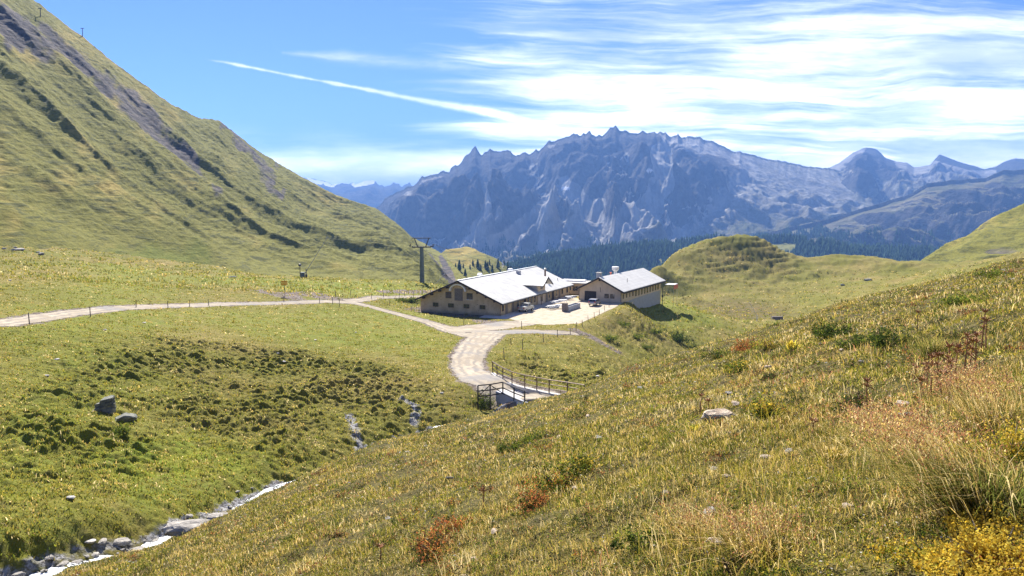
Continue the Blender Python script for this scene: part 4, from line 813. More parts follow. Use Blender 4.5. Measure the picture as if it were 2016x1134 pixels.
for i, s_ in enumerate((-1, 1)):
    a0 = top + Vector((s_*3.1, 0, .1)); e_ = at_d(1010 + 45 * s_, 524 - 0 * s_, 640); pts = []
    for k in range(25): t = k / 24; p = a0.lerp(Vector(e_), t); p.z -= 14 * 4 * t * (1 - t) * .25; pts.append(p)
    cb = MB().path(pts, .055, 5).build('lift_cable', M['darksteel']); tag(cb, ('left', 'right')[i] + ' of the two steel cables running from the lift tower down the valley', 'cable', 'lift cables')
for i, (px, py) in enumerate(((78, 46), (162, 72))):
    p = left_point(px, py); r = empty('ski_lift_mast', (p[0], p[1], p[2] - .5)); MB().tube((0,0,-2),(.3,0,5.6),.28,.2).build('mast', M['darksteel'], r); MB().box(-1.0,1.3,-.15,.15,5.4,5.75).build('crossarm', M['darksteel'], r)
    tag(r, ['small lift mast high on the left slope below the skyline', 'small lift mast standing on the skyline of the left mountain'][i], 'lift mast', 'lift masts on the left mountain')
# ---- snow lances and snow gun
def lance(px, py, ln, lean, lab, lo=150):
    q = hitv(px, py, lo, 260); r = empty('snow_lance', q); MB().tube((0,0,-.2),(0,0,2.3),.12).box(-.25,.25,-.2,.2,0,.9).build('stand', M['darksteel'], r)
    MB().tube((-.7*lean[0]/ln*.8,0,1.7-.5),(lean[0],0,1.9+lean[1]),.10,.07).build('lance_pipe', M['steel'], r); tag(r, lab, 'snow lance', 'snow making lances on the meadow'); return r
lance(603, 546, 12, (6.4, 9.6), 'thin snow lance leaning right, standing beside the grey box and cable drum')
lance(855, 558, 7, (4.2, 4.6), 'thin snow lance leaning right just right of the lift tower')
q = hitv(591, 545, 150, 260); r = empty('snow_gun', q); MB().tube((0,0,-.2),(0,0,3.2),.1).build('pole', M['darksteel'], r); MB().lathe([(.35,-.5),(.42,0),(.35,.5)],(0,0,3.5),axis='y').box(-.25,.2,-.3,.3,3.1,3.3).build('fan_barrel', M['darksteel'], r); tag(r, 'dark snow gun on a pole left of the grey box on the crest', 'snow gun')
q = hitv(596, 546, 150, 260); r = MB().box(-.5,.5,-.4,.4,-.1,1.35).box(-.55,.55,-.45,.45,1.35,1.45).build('control_cabinet', M['pylon'], bevel=.02); r.location = q; tag(r, 'grey green metal cabinet between the snow gun and the snow lance', 'cabinet')
for px, py, lab in ((1310, 628, 'small snow lance in the hollow beyond the bank, left of the pump cabinet'),): pass
q = hitv(1490, 632, 160, 320); r = empty('snow_lance', q); MB().tube((0,0,-.2),(0,0,1.8),.12).build('stand', M['white'], r); MB().tube((0,0,1.5),(-2.4,0,5.5),.06).build('lance_pipe', M['steel'], r); tag(r, 'small snow lance in the hollow right of the bank', 'snow lance')
q = hitv(1530, 629, 160, 320); r = empty('pump_cabinet', q); MB().box(-1.6,1.6,-.5,.5,-.1,1.0).build('housing', M['wood'], r, bevel=.03); MB().tube((-1.9,0,0),(-1.9,0,1.7),.06).tube((1.8,0,0),(1.8,0,1.5),.06).build('pipe', M['steel'], r); tag(r, 'low grey pump housing with two pipes in the hollow right of the snow lance', 'pump housing')
# ---- yellow hiking sign
q = hitv(561, 583, 100, 200); r = empty('signpost', q); MB().tube((0,0,-.3),(0,0,3.2),.06).build('post', M['post'], r)
for k, zz in enumerate((2.2, 2.65)): MB().poly([(-.65,-.09,zz),(.5,-.09,zz),(.68,-.09,zz+.19),(.5,-.09,zz+.38),(-.65,-.09,zz+.38)], (0,.035,0)).build('sign_board', M['yellow'], r)
tag(r, 'yellow hiking signpost standing beside the junction of the track', 'signpost')

# ---- fence posts
FPOST = [(58,638,1.2,80),(178,623,1.2,80),(268,606,1.15,80),(331,607,1.1,80),(373,604,1.0,80),(411,602,1.05,80),(559,594,1.05,100),(629,597,1.05,100),(655,597,1.1,100),(668,601,1.3,100),(661,584,1.3,120),(616,571,1,120),(573,565,1.1,120),(690,580,1.0,120),
 (731,588,1.2,120),(755,585,1.1,120),(786,585,1.0,120),(797,583,1.0,120),(814,585,1.3,120),(767,601,1.0,110),(809,612,.8,110),(825,618,1.0,110),(856,624,1.1,110),(913,638,1.2,110),
 (1027,647,1.3,100),(1134,652,1.6,100),(1147,643,1.2,110),(1158,633,1.1,110),(1170,626,1.1,110),(1180,620,1.1,120),(1190,612,1.1,120),(1199,606,1.1,120),(1245,610,1.2,110),(1123,659,1.2,100),(1097,663,1.2,95),(1070,674,1.4,90),(1029,689,1.6,85),(993,710,1.6,75),(1006,679,1.0,90)]
def near_word(px, py):
    if px < 500: return 'on the verge of the left track'
    if px < 720: return 'beside the track junction near the signpost'
    if px < 920: return 'along the track in front of the barn' if py > 595 else 'behind the side track left of the barn'
    if px >= 1110 and py < 656: return 'along the edge of the gravel yard'
    return 'on the green bank inside the road bend'
cnt = {}; pbase = {}
fo = MB(); fo.tube((0,0,-.3),(.02,0,1),.055,.045,6); fp0 = fo.build('fence_post', M['post']); first = True
groups = {}
for f_ in sorted(FPOST): groups.setdefault(near_word(f_[0], f_[1]), []).append(f_)
ORD = ['first', 'second', 'third', 'fourth', 'fifth', 'sixth', 'seventh', 'eighth', 'ninth', 'tenth', 'eleventh', 'twelfth']
post_tops = {}
for wd, L in groups.items():
    for k, (px, py, h_, lo) in enumerate(L):
        o = fp0 if first else fp0.copy()
        if not first: C.objects.link(o)
        first = False; q = hitv(px, py, lo, 260); o.location = q; hh = h_ * 1.05; o.scale = (1.1, 1.1, hh); o.rotation_euler = (R(random.uniform(-4, 4)), R(random.uniform(-5, 5)), random.uniform(0, 3))
        post_tops.setdefault(wd, []).append(Vector(q) + Vector((0, 0, hh * .85)))
        tag(o, f'{ORD[k]} fence post from the left {wd}', 'fence post', 'thin fence posts ' + wd)
for wd in ('on the verge of the left track', 'along the edge of the gravel yard'):
    wr = MB(); T_ = post_tops[wd]
    for a, b in zip(T_[:-1], T_[1:]):
        if (a - b).length < 32: wr.tube(a, b, .008, n=4)
    if wr.v: tag(wr.build('fence_wire', M['darksteel']), 'thin wire strung between the posts ' + wd, 'fence wire')

# ---- bridge
rail_pts = [(969.7,735.5),(978.4,742),(990,749),(1008,758),(1033,765),(1056.7,770),(1081,775.5),(1117,781),(1150,787)]
zr_ = np.interp([p[0] for p in rail_pts], [969, 1008, 1060, 1117, 1160], [-17.35, -16.95, -16.75, -16.55, -16.4])
RP = [Vector(at_z(px, py, z)) for (px, py), z in zip(rail_pts, zr_)]
rl = empty('curved_railing', RP[0]); tag(rl, 'long curved metal railing with three rails on the outer side of the road bend', 'railing'); o0 = RP[0]
for k, p in enumerate(RP): MB().box(p.x-o0.x-.05,p.x-o0.x+.05,p.y-o0.y-.05,p.y-o0.y+.05,p.z-o0.z-.5,p.z-o0.z+1.32).build('post', M['rust'], rl)
for hgt, rad in ((1.3, .05), (.88, .04), (.48, .04)): MB().path([p - o0 + Vector((0, 0, hgt)) for p in RP], rad, 6).build('rail', M['rust'], rl)
kb = MB()
for a, b in zip(RP[:-1], RP[1:]):
    d = (b - a); n_ = Vector((d.y, -d.x, 0)).normalized() * .22; P = [a - o0 - n_ + Vector((0,0,-.9)), a - o0 + n_ + Vector((0,0,-.9)), a - o0 + n_ + Vector((0,0,.1)), a - o0 - n_ + Vector((0,0,.1))]
    kb.poly([tuple(v) for v in P], tuple(d))
kb.build('kerb', M['conc'], rl)
NP = [Vector(at_z(*q)) for q in ((941,783,-17.2),(965,781,-17.1),(990,776.5,-16.95),(1012,787,-16.95),(1033,795,-16.95))]
nr = empty('bridge_railing', NP[0]); tag(nr, 'short dark steel railing with diagonal braces on the near side of the bridge', 'railing'); o1 = NP[0]
for k, p in enumerate(NP): q = p - o1; MB().box(q.x-.06,q.x+.06,q.y-.06,q.y+.06,q.z-(1.6 if k < 2 else .5),q.z+1.15).build('post', M['darksteel'], nr)
for hgt in (1.14, .62, .12): MB().path([p - o1 + Vector((0, 0, hgt)) for p in NP], .06, 6).build('rail', M['darksteel'], nr)
z_ = Vector((0,0,1))
MB().tube(NP[0]-o1+z_*.1, NP[1]-o1+z_*1.1, .04).tube(NP[1]-o1+z_*1.1, NP[2]-o1+z_*.1, .04).build('brace', M['darksteel'], nr)
br = empty('bridge', NP[3]); o2 = NP[3]; tag(br, 'short concrete road bridge over the stream with a dark opening beneath', 'bridge')
a_, b_ = NP[2] - o2, NP[4] - o2; far_ = Vector((.6, 4.5, 0)); e = (b_ - a_).normalized() * 1.2
MB().poly([tuple(a_ - e + Vector((0,0,-.85))), tuple(b_ + e + Vector((0,0,-.85))), tuple(b_ + e + far_ + Vector((0,0,-.85))), tuple(a_ - e + far_ + Vector((0,0,-.85)))], (0,0,.6)).build('deck', M['conc'], br)
sd_ = Vector((-e.y, e.x, 0)).normalized() * .35; MB().poly([tuple(p + Vector((0,0,-.9))) for p in (a_ - e - sd_ * .3, b_ + e - sd_ * .3, b_ + e + sd_, a_ - e + sd_)], (0,0,.98)).build('edge_beam', M['wallgrey'], br)
for p in (a_ - e, b_ + e * .2): MB().poly([tuple(p + Vector((0,0,-3.5))), tuple(p + e * .5 + Vector((0,0,-3.5))), tuple(p + e * .5 + far_ + Vector((0,0,-3.5))), tuple(p + far_ + Vector((0,0,-3.5)))], (0,0,2.74)).build('abutment', M['wallgrey'], br)

# ------------------------------------------------------------------ stream water
def mat_water():
    m, t, out = new_mat('stream_water'); P = t.add('ShaderNodeNewGeometry').outputs['Position']
    n = t.noise(t.vmath('MULTIPLY', P, (1, .6, 1)), 2.6, 6, .7, .8); foam = t.ramp(n, .42, .54)
    c = t.mix(foam, (.05, .06, .06), (.78, .80, .82)); b = bsdf(t, out, c, t.ramp(n, .4, .6, .08, .6), t.bump(n, .8, .12), .5); return m
stm = [p for p in STREAM]
def ribbon(pts, name, mat, lift, wmul=1.0, n_sub=6):
    V = []; Fc = []; P = [np.array(p) for p in pts]; Q = []
    for a, b in zip(P[:-1], P[1:]):
        for k in range(n_sub): Q.append(a + (b - a) * k / n_sub)
    Q.append(P[-1]); Q = np.array(Q); T = np.gradient(Q[:, :2], axis=0); T /= np.linalg.norm(T, axis=1)[:, None] + 1e-9; Nn = np.stack([-T[:, 1], T[:, 0]], 1)
    zc = ground(Q[:, 0], Q[:, 1]); zc = np.minimum.reduce([np.roll(zc, 1), zc, np.roll(zc, -1)]) if len(zc) > 3 else zc
    zc = np.convolve(np.pad(zc, 3, 'edge'), np.ones(7) / 7, 'valid'); cols = 5
    for j in range(cols):
        o = (j / (cols - 1) - .5) * 2 * wmul; jit = 1 + .35 * perlin(Q[:, 0] * .9 + 50 * (j // 3), Q[:, 1] * .9); X_ = Q[:, 0] + Nn[:, 0] * Q[:, 2] * o * jit; Y_ = Q[:, 1] + Nn[:, 1] * Q[:, 2] * o * jit
        V.append(np.stack([X_, Y_, zc + lift + .03 * perlin(X_ * 3, Y_ * 3)], 1))
    n = len(Q); V = np.concatenate(V); i = np.arange(n - 1); Fc = np.concatenate([np.stack([j * n + i, j * n + i + 1, (j + 1) * n + i + 1, (j + 1) * n + i], 1) for j in range(cols - 1)])
    return tag(arr_mesh(name, V, [Fc], mat, smooth=True), kind='structure')
M_WATER = mat_water()
ribbon(STREAM, 'stream', M_WATER, .33, 1.5)
# ------------------------------------------------------------------ rocks
def mat_rock(name, c0, c1):
    m, t, out = new_mat(name); P = t.add('ShaderNodeTexCoord').outputs['Object']; n = t.noise(P, 2.2, 7, .7); f = t.noise(t.vmath('MULTIPLY', P, (1, 1, 4)), 3, 5, .7)
    c = t.mix(t.ramp(n, .35, .65), c0, c1); c = t.mix(t.math('MULTIPLY', t.ramp(f, .55, .65), .5), c, tuple(v * .5 for v in c0))
    bsdf(t, out, c, .9, t.bump(t.math('ADD', n, f), .7, .08)); return m
M_PALE = mat_rock('pale_rock', (.24, .22, .19), (.48, .44, .38)); M_GREY = mat_rock('grey_slate_rock', (.08, .085, .07), (.24, .24, .20)); M_WHITE = mat_rock('white_rock', (.46, .43, .38), (.68, .64, .57)); M_WARM = mat_rock('warm_limestone', (.50, .38, .27), (.72, .60, .45))
def rock_mesh(seed, sub=3, flat=.6, rough=.32):
    bm = bmesh.new(); bmesh.ops.create_icosphere(bm, subdivisions=sub, radius=1); r = np.random.default_rng(seed)
    planes = [(Vector(r.normal(size=3)).normalized(), r.uniform(.45, .85)) for _ in range(9)]
    for v in bm.verts:
        p = v.co.copy()
        for n_, d_ in planes:
            k = p.dot(n_) - d_
            if k > 0: p -= n_ * k * .9
        q = 1 + rough * .35 * float(fbm(np.array([p.x * 2.1 + seed]), np.array([p.y * 2.1 + p.z * 1.7]), 3)[0]); v.co = p * q
        v.co.z *= flat
    me = bpy.data.meshes.new('rock'); bm.to_mesh(me); bm.free(); return me
RM = [rock_mesh(s_, 3) for s_ in range(6)]
def rock(name, px, py, sx, sy, sz, mat, lab, cat='rock', group=None, lo=1.6, sink=.3, seed=0, rz=None, pos=None):
    o = bpy.data.objects.new(name, RM[seed % 6].copy()); o.data.materials.append(mat); C.objects.link(o); q = pos or hitv(px, py, lo); o.location = (q[0], q[1], q[2] + sz * (.28 - .5 * sink))
    o.scale = (sx, sy, sz); o.rotation_euler = (0, 0, random.uniform(0, 6) if rz is None else rz); return tag(o, lab, cat, group)
q = hitv(206, 812, 30); r = empty('slab_boulder', q, .3)
for k in range(5):
    m4 = Matrix.Translation((.10 * k - .25, .05 * k, -.05 + .24 * k)) @ Matrix.Rotation(-.20 + .05 * (k % 2), 4, 'Y') @ Matrix.Rotation(.25 * (k % 3) - .2, 4, 'Z'); w5 = 1.0 - .13 * k
    o = MB().poly([m4 @ Vector(v) for v in ((-w5, -.5, -.16), (w5 * .8, -.62, -.16), (w5, .1, -.16), (w5 * .5, .6, -.16), (-w5 * .7, .55, -.16))], (.03, 0, .27)).build('slab', M_GREY, r, bevel=.045)
tag(r, 'layered grey slab boulder rising from the hummocks, left of the dark boulder', 'boulder')
rock('boulder', 242, 828, 1.1, .8, .75, M_GREY, 'squat dark boulder just right of the layered grey slab', 'boulder', lo=30, seed=2)
rock('boulder', 383, 1043, 1.0, .5, .5, M_PALE, 'large pale outcrop beside the stream where the grass slope meets it', 'boulder', lo=24, seed=3, rz=.2)
rock('boulder', 425, 1020, .5, .3, .25, M_PALE, 'smaller pale rock right behind the large outcrop by the stream', 'boulder', lo=24, seed=4, rz=.3)
rock('boulder', 1413, 830, .30, .2, .24, M_WARM, 'pale cream rock half buried in the near grass right of centre', 'boulder', seed=5, rz=.1)
rock('boulder', 1181, 863, .12, .08, .06, M_PALE, 'small flat grey stone in the near grass left of the cream rock', seed=1)
rock('boulder', 1323, 852, .055, .045, .05, M_WARM, 'little pale stone below and left of the cream rock', seed=2)
rock('boulder', 935, 1103, .07, .05, .05, M_WARM, 'little cream stone low in the frame right of the red dwarf shrub', seed=3)
rock('boulder', 1135, 962, .055, .04, .04, M_WARM, 'little cream stone under the orange tipped dwarf shrub', seed=4)
rock('boulder', 1307, 972, .055, .04, .045, M_PALE, 'little whitish stone in the grass below the cream rock', seed=0)
rock('boulder', 1512, 905, .05, .09, .06, M_WARM, 'tilted tan stone with a dark hollow under it in the near grass', seed=5)
rock('boulder', 1600, 945, .05, .03, .04, M_WHITE, 'small white stone between the tilted tan stone and the tussock', seed=2)
MEADOW = [(283,636,'on the upper meadow below the track'),(206,650,'on the meadow left below the track, left of its near twin'),(113,708,'on the left meadow above the hummocks'),(92,740,'far left at the edge of the hummocks'),(547,696,'on the middle meadow above the hummocks'),(140,982,'on the green flat near the lower left stream'),(176,1068,'just above the stream at lower left'),
 (377,528,'by the crest in front of the green hollow'),(444,532,'on the crest left of the dark rock'),(20,552,'at the far left edge of the upper meadow'),(1176,741,'on the green bank beyond the curved railing'),(870,775,'beside the little brook left of the bridge'),(620,670,'low on the meadow left of the road bend'),(700,655,'on the meadow just below the track before the barn'),(560,712,'beneath another stone on the middle meadow')]
for i, (px, py, w2) in enumerate(MEADOW): rock('stone', px, py, .27, .2, .17, M_WHITE, 'small white stone lying ' + w2, group='white stones on the meadows', lo=26 if px < 700 else 60, seed=i, sink=.1)
for i, (px, py, s_, w2) in enumerate([(80,500,1.6,'lower of the pale rocks on the far left crest'),(38,492,2.0,'pale flat rock at the top of the far left crest'),(75,497,1.2,'grey rock on the far left crest beside the pale ones'),(456,546,1.3,'dark rock on the crest beside the snow gun meadow'),(8,490,1.0,'pale rock at the extreme left of the crest'),(30,487,1.1,'small pale rock above the others on the far left crest')]):
    rock('rock_outcrop', px, py, s_, s_*.6, s_*.45, M_GREY if 'dark' in w2 or 'grey' in w2 else M_PALE, w2, lo=100, seed=i+1, group='rocks on the far crest')
for i, (px, py, w2) in enumerate([(1337,0,0)]): pass
for px, py, s_, lab in ((1708, 552, 1.6, 'larger dark boulder on the saddle slope right of the round hill'), (1659, 561, 1.0, 'smaller dark boulder on the saddle slope left of its larger twin')):
    rock('boulder', px, py, s_*1.5, s_, s_*.9, M_GREY, lab, 'boulder', lo=200, seed=int(px))
for i in range(34):
    a0 = rt.uniform(-.45, .6); d0 = math.exp(rt.uniform(math.log(4.5), math.log(22))); x_, y_ = math.sin(a0) * d0, math.cos(a0) * d0
    if fore(x_, y_) < float(valley(np.array([x_]), np.array([y_]))[0]) + .5: continue
    o = bpy.data.objects.new('stone', RM[i % 6].copy()); o.data.materials.append(M_WARM if i % 3 else M_PALE); C.objects.link(o); sz = float(rt.uniform(.018, .045)) * (1 + d0 / 20); o.location = (x_, y_, groundz(x_, y_) + sz * .5); o.scale = (sz * 1.5, sz, sz); o.rotation_euler = (.2, 0, float(rt.uniform(0, 6)))
    tag(o, 'tiny pale stone half hidden in the near grass', 'stone', 'tiny stones in the near grass')
# stream bed stones
SBED = []
for i in range(200):
    k = rt.integers(0, len(STREAM) - 6); a, b = np.array(STREAM[k]), np.array(STREAM[k + 1]); p = a + (b - a) * rt.uniform(); off = rt.normal(0, 1.0); x_ = p[0] + off * .6; y_ = p[1] + off * .6 + rt.normal(0, .5)
    o = bpy.data.objects.new('stream_stone', RM[i % 6]); C.objects.link(o); sz = float(rt.uniform(.07, .24)) * (1 if i % 9 else 1.6); o.location = (x_, y_, groundz(x_, y_) + sz * .15); o.scale = (sz * 1.3, sz, sz * .8); o.rotation_euler = (0, 0, float(rt.uniform(0, 6)))
    SBED.append(o); tag(o, 'grey stone lying in the bed of the stream', 'stone', 'stones in the stream bed')
for m_ in RM: m_.materials.append(M_PALE)

# ------------------------------------------------------------------ grass and plants
PAL = {'straw': [(.66,.47,.14),(.52,.37,.11),(.78,.62,.30)], 'olive': [(.30,.245,.03),(.36,.30,.045),(.20,.18,.03)], 'green': [(.18,.21,.02),(.25,.27,.03),(.11,.14,.02)], 'dark': [(.05,.07,.015),(.08,.09,.02)], 'red': [(.42,.18,.09),(.34,.20,.11)], 'sedge': [(.13,.16,.03),(.22,.23,.05),(.42,.34,.1)], 'yellow': [(.6,.44,.05),(.68,.56,.09)]}
def blades(P, N, hgt, wid, lean, col, r, bend=.5):
    """P (n,3) feet, hgt,wid (n,), lean (n,2) horizontal tip offset; returns V,F4,F3,C"""
    n = len(P); a = r.uniform(0, 2 * np.pi, n); dx = np.cos(a) * wid * .5; dy = np.sin(a) * wid * .5; z = np.zeros(n)
    b0 = P - np.stack([dx, dy, z], 1); b1 = P + np.stack([dx, dy, z], 1); L = np.stack([lean[:, 0], lean[:, 1], z], 1)
    m = P + np.stack([z, z, hgt * .6], 1) + L * .35; m0 = m - np.stack([dx, dy, z], 1) * .7; m1_ = m + np.stack([dx, dy, z], 1) * .7; t = P + np.stack([z, z, hgt * (1 - bend * .25)], 1) + L
    V = np.stack([b0, b1, m1_, m0, t], 1).reshape(-1, 3); k = np.arange(n)[:, None] * 5
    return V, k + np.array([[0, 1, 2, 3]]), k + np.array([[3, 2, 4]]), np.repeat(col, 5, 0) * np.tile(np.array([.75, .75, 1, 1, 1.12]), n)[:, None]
def palette(r, n, keys, w_):
    ks = r.choice(len(keys), n, p=np.array(w_) / sum(w_)); out = np.zeros((n, 3))
    for i, k in enumerate(keys): q = np.array(PAL[k]); sel = ks == i; out[sel] = q[r.integers(0, len(q), sel.sum())]
    return out * r.uniform(.75, 1.25, (n, 1))
def merge_build(name, parts, mat):
    V = []; f4 = []; f3 = []; cc = []; off = 0
    for v, a, b, c in parts:
        V.append(v); f4.append(a + off); f3.append(b + off); cc.append(c); off += len(v)
    return arr_mesh(name, np.concatenate(V), [np.concatenate(f4), np.concatenate(f3)], mat, np.concatenate(cc))
rg = np.random.default_rng(99)
def fore_mask(x, y): return fore(x, y) - valley(x, y) > -.3
# near hillside: tufts
def tuft_field(n_t, d0, d1, per, hmu, keep, keys, patch=True, wmin=.0009, az0=-.68, az1=.66, spread=.09, hg=1.0, p=1.0):
    n = int(n_t); a_ = rg.uniform(az0, az1, n); d = np.exp(rg.uniform(math.log(d0), math.log(d1), n)) if p == 1 else np.sqrt(rg.uniform(d0**2, d1**2, n))
    x = np.sin(a_) * d; y = np.cos(a_) * d; k = keep(x, y); x, y, d = x[k], y[k], d[k]; n = len(x)
    dens = fbm(x * .9, y * .9, 3) + .5 * fbm(x * .25, y * .25, 2); k = dens > rg.uniform(-1.1, .1, n); x, y, d, dens = x[k], y[k], d[k], dens[k]; n = len(x)
    sc = hmu * np.exp(rg.normal(0, .35, n)) * (1 + .4 * np.clip(dens, -1, 1)) * hg
    rep = per; X_ = np.repeat(x, rep) + rg.normal(0, 1, n * rep) * spread * np.repeat(np.minimum(1.6, .5 + d / 14), rep); Y_ = np.repeat(y, rep) + rg.normal(0, 1, n * rep) * spread * np.repeat(np.minimum(1.6, .5 + d / 14), rep)
    Z_ = ground(X_, Y_) - .015; D_ = np.repeat(d, rep); H_ = np.repeat(sc, rep) * rg.uniform(.5, 1.2, n * rep); wd = np.maximum(.0035, wmin * D_) * rg.uniform(.7, 1.3, n * rep)
    lean = rg.normal(0, .38, (n * rep, 2)) * H_[:, None] + np.array([[-.12, -.08]]) * H_[:, None]
    ps = np.repeat(fbm(x * .45 + 30, y * .45, 3), rep); kk = np.repeat(palette(rg, n, keys[0], keys[1]), rep, 0) * rg.uniform(.8, 1.2, (n * rep, 1)); alt = palette(rg, n * rep, keys[2], keys[3])
    col = np.where((ps + rg.normal(0, .18, n * rep) > .08)[:, None], alt, kk); return blades(np.stack([X_, Y_, Z_], 1), None, H_, wd, lean, col, rg)
K1 = (['straw', 'olive', 'green', 'red', 'dark'], [6, 3.0, .9, .6, 3.2], ['green', 'olive', 'straw', 'yellow', 'dark'], [2.2, 3.5, 3.2, .3, 3.2])
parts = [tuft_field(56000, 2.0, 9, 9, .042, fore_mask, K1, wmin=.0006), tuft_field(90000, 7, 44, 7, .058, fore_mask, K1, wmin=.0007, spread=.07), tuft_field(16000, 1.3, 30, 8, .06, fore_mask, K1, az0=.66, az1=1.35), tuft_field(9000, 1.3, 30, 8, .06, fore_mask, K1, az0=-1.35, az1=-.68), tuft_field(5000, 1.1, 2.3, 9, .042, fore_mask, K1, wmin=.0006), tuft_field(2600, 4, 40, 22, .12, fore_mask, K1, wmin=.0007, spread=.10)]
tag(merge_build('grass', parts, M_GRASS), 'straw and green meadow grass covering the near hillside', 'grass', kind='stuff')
def nofoot(x, y): return (fore(x, y) - valley(x, y) < .3) & (road_sd(x, y) > .25) & (sdf_poly(YARD, x, y) > .3) & (barn_sd(x, y) > .6) & (sdf_line(STREAM, x, y) > .4)
K2 = (['olive', 'green', 'straw'], [4, 1.8, 2.2], ['green', 'olive'], [2.5, 2.5])
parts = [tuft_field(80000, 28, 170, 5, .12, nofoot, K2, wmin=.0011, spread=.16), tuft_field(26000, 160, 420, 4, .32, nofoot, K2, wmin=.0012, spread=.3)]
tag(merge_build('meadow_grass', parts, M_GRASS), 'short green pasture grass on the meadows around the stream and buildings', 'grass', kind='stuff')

# dwarf shrubs, leafy bushes
def herbs(n, d0, d1, size):
    a_ = rg.uniform(-.68, .66, n); d = np.exp(rg.uniform(math.log(d0), math.log(d1), n)); x = np.sin(a_) * d; y = np.cos(a_) * d; x += rg.normal(0, .05, n)
    k = fore_mask(x, y) & (fbm(x * .7 + 8, y * .7, 3) > rg.uniform(-.6, .5, n)); x, y, d = x[k], y[k], d[k]; n = len(x)
    P = np.stack([x, y, ground(x, y) + rg.uniform(0, .05, n)], 1); a = rg.normal(size=(n, 3)); a[:, 2] *= .5; a /= np.linalg.norm(a, axis=1)[:, None]; b = np.cross(a, rg.normal(size=(n, 3))); b /= np.linalg.norm(b, axis=1)[:, None]; s_ = (size * rg.uniform(.5, 1.5, n) * np.clip(d / 9, .6, 2.2))[:, None]
    V = np.stack([P - a * s_, P + b * s_ * .45, P + a * s_, P - b * s_ * .45], 1).reshape(-1, 3); k = np.arange(n)[:, None] * 4
    pz = fbm(x * .5 + 60, y * .5, 3); cl_ = np.where((pz > .15)[:, None], palette(rg, n, ['yellow', 'green', 'olive'], [1, 3, 2]), palette(rg, n, ['green', 'olive', 'red', 'dark', 'straw'], [3, 2, 1.4, 2, 1])); wh = rg.uniform(0, 1, n) < .035; cl_[wh] = (.6, .57, .5)
    return arr_mesh('low_herbs', V, [k + np.array([[0, 1, 2, 3]])], M_LEAF, np.repeat(cl_, 4, 0))
def dark_patches(n):
    V = []; Fq = []; Cq = []; off = 0; a_ = rg.uniform(-.66, .64, n); d = np.exp(rg.uniform(math.log(3.2), math.log(30), n)); x = np.sin(a_) * d; y = np.cos(a_) * d; z = ground(x, y)
    for i in range(n):
        if not fore_mask(x[i:i+1], y[i:i+1])[0]: continue
        k = i % 7; cols, tips, tf = ((DG + BR, YG, .2), (DG + YG, YG, .5), (BR + DG, OR, .4), (DG + YG, YL, .3), (DG, YG, .2), (BR, OR, .6), (DG + BR, None, 0))[k]; f_ = .6 + d[i] / 22
        v, q_, c_ = leaf_cloud(int(300), rg.uniform(.12, .34) * f_, rg.uniform(.05, .13) * f_, .012 * f_, cols, rg, tips, tf); v = v + [x[i], y[i], z[i]]
        V.append(v); Fq.append(q_ + off); Cq.append(c_); off += len(v)
    return arr_mesh('heath_cover', np.concatenate(V), [np.concatenate(Fq)], M_LEAF, np.concatenate(Cq))
tag(herbs(240000, 2.2, 40, .013), 'low leafy herbs and dead leaves among the grass of the near hillside', 'herbs', kind='stuff')
def leaf_cloud(n, rad, hgt, size, cols, r, tipcols=None, tipfrac=.0, flat=.35):
    """leaves set along many upright sprigs of uneven height"""
    k_ = 11; m = max(12, n // k_); ph = r.uniform(0, 6, 3)
    u = r.uniform(0, 2 * np.pi, m); q = np.sqrt(r.uniform(0, 1, m)); lump = .75 + .3 * np.sin(u * 2 + ph[0]) + .22 * np.sin(u * 3 + ph[1]) + .15 * np.sin(u * 5 + ph[2])
    x = np.cos(u) * q * rad * lump * 1.2; y = np.sin(u) * q * rad * .8 * lump; ln = hgt * np.clip(1 - q ** 2, .15, 1) ** .5 * r.uniform(.35, 1.25, m) * (1 + .45 * fbm(x / rad * 2 + ph[0], y / rad * 2, 2))
    lx2 = r.normal(0, .28, (m, 2)) + np.stack([x, y], 1) / rad * .45
    f = np.tile(np.linspace(.08, 1.0, k_), m); X_ = np.repeat(x, k_); Y_ = np.repeat(y, k_); Ln = np.repeat(ln, k_); Lr = np.repeat(lx2, k_, 0); jt = r.normal(0, size * .9, (m * k_, 3))
    P = np.stack([X_ + Lr[:, 0] * Ln * f, Y_ + Lr[:, 1] * Ln * f, Ln * f], 1) + jt; N = m * k_
    a = r.normal(size=(N, 3)); a[:, 2] = np.abs(a[:, 2]) * .8 + .2; a /= np.linalg.norm(a, axis=1)[:, None]; b = np.cross(a, r.normal(size=(N, 3))); b /= np.linalg.norm(b, axis=1)[:, None]; s = size * r.uniform(.5, 1.3, N)[:, None]
    V = np.stack([P - a * s, P + b * s * flat, P + a * s, P - b * s * flat], 1).reshape(-1, 3); k = np.arange(N)[:, None] * 4
    c = np.array(cols)[r.integers(0, len(cols), N)] * r.uniform(.5, 1.4, (N, 1))
    if tipcols is not None: up = (f > .6) & (np.repeat(r.uniform(0, 1, m), k_) < tipfrac); c[up] = (np.array(tipcols)[r.integers(0, len(tipcols), N)] * r.uniform(.6, 1.25, (N, 1)))[up]
    return V, k + np.array([[0, 1, 2, 3]]), np.repeat(c, 4, 0)
DG = [(.05,.08,.02),(.08,.11,.02),(.035,.055,.018)]; OR = [(.5,.17,.05),(.55,.28,.08),(.42,.12,.05)]; YG = [(.22,.26,.03),(.30,.30,.04),(.14,.2,.03)]; YL = [(.62,.42,.04),(.6,.48,.08),(.5,.33,.05)]; BR = [(.16,.09,.05),(.10,.06,.04)]
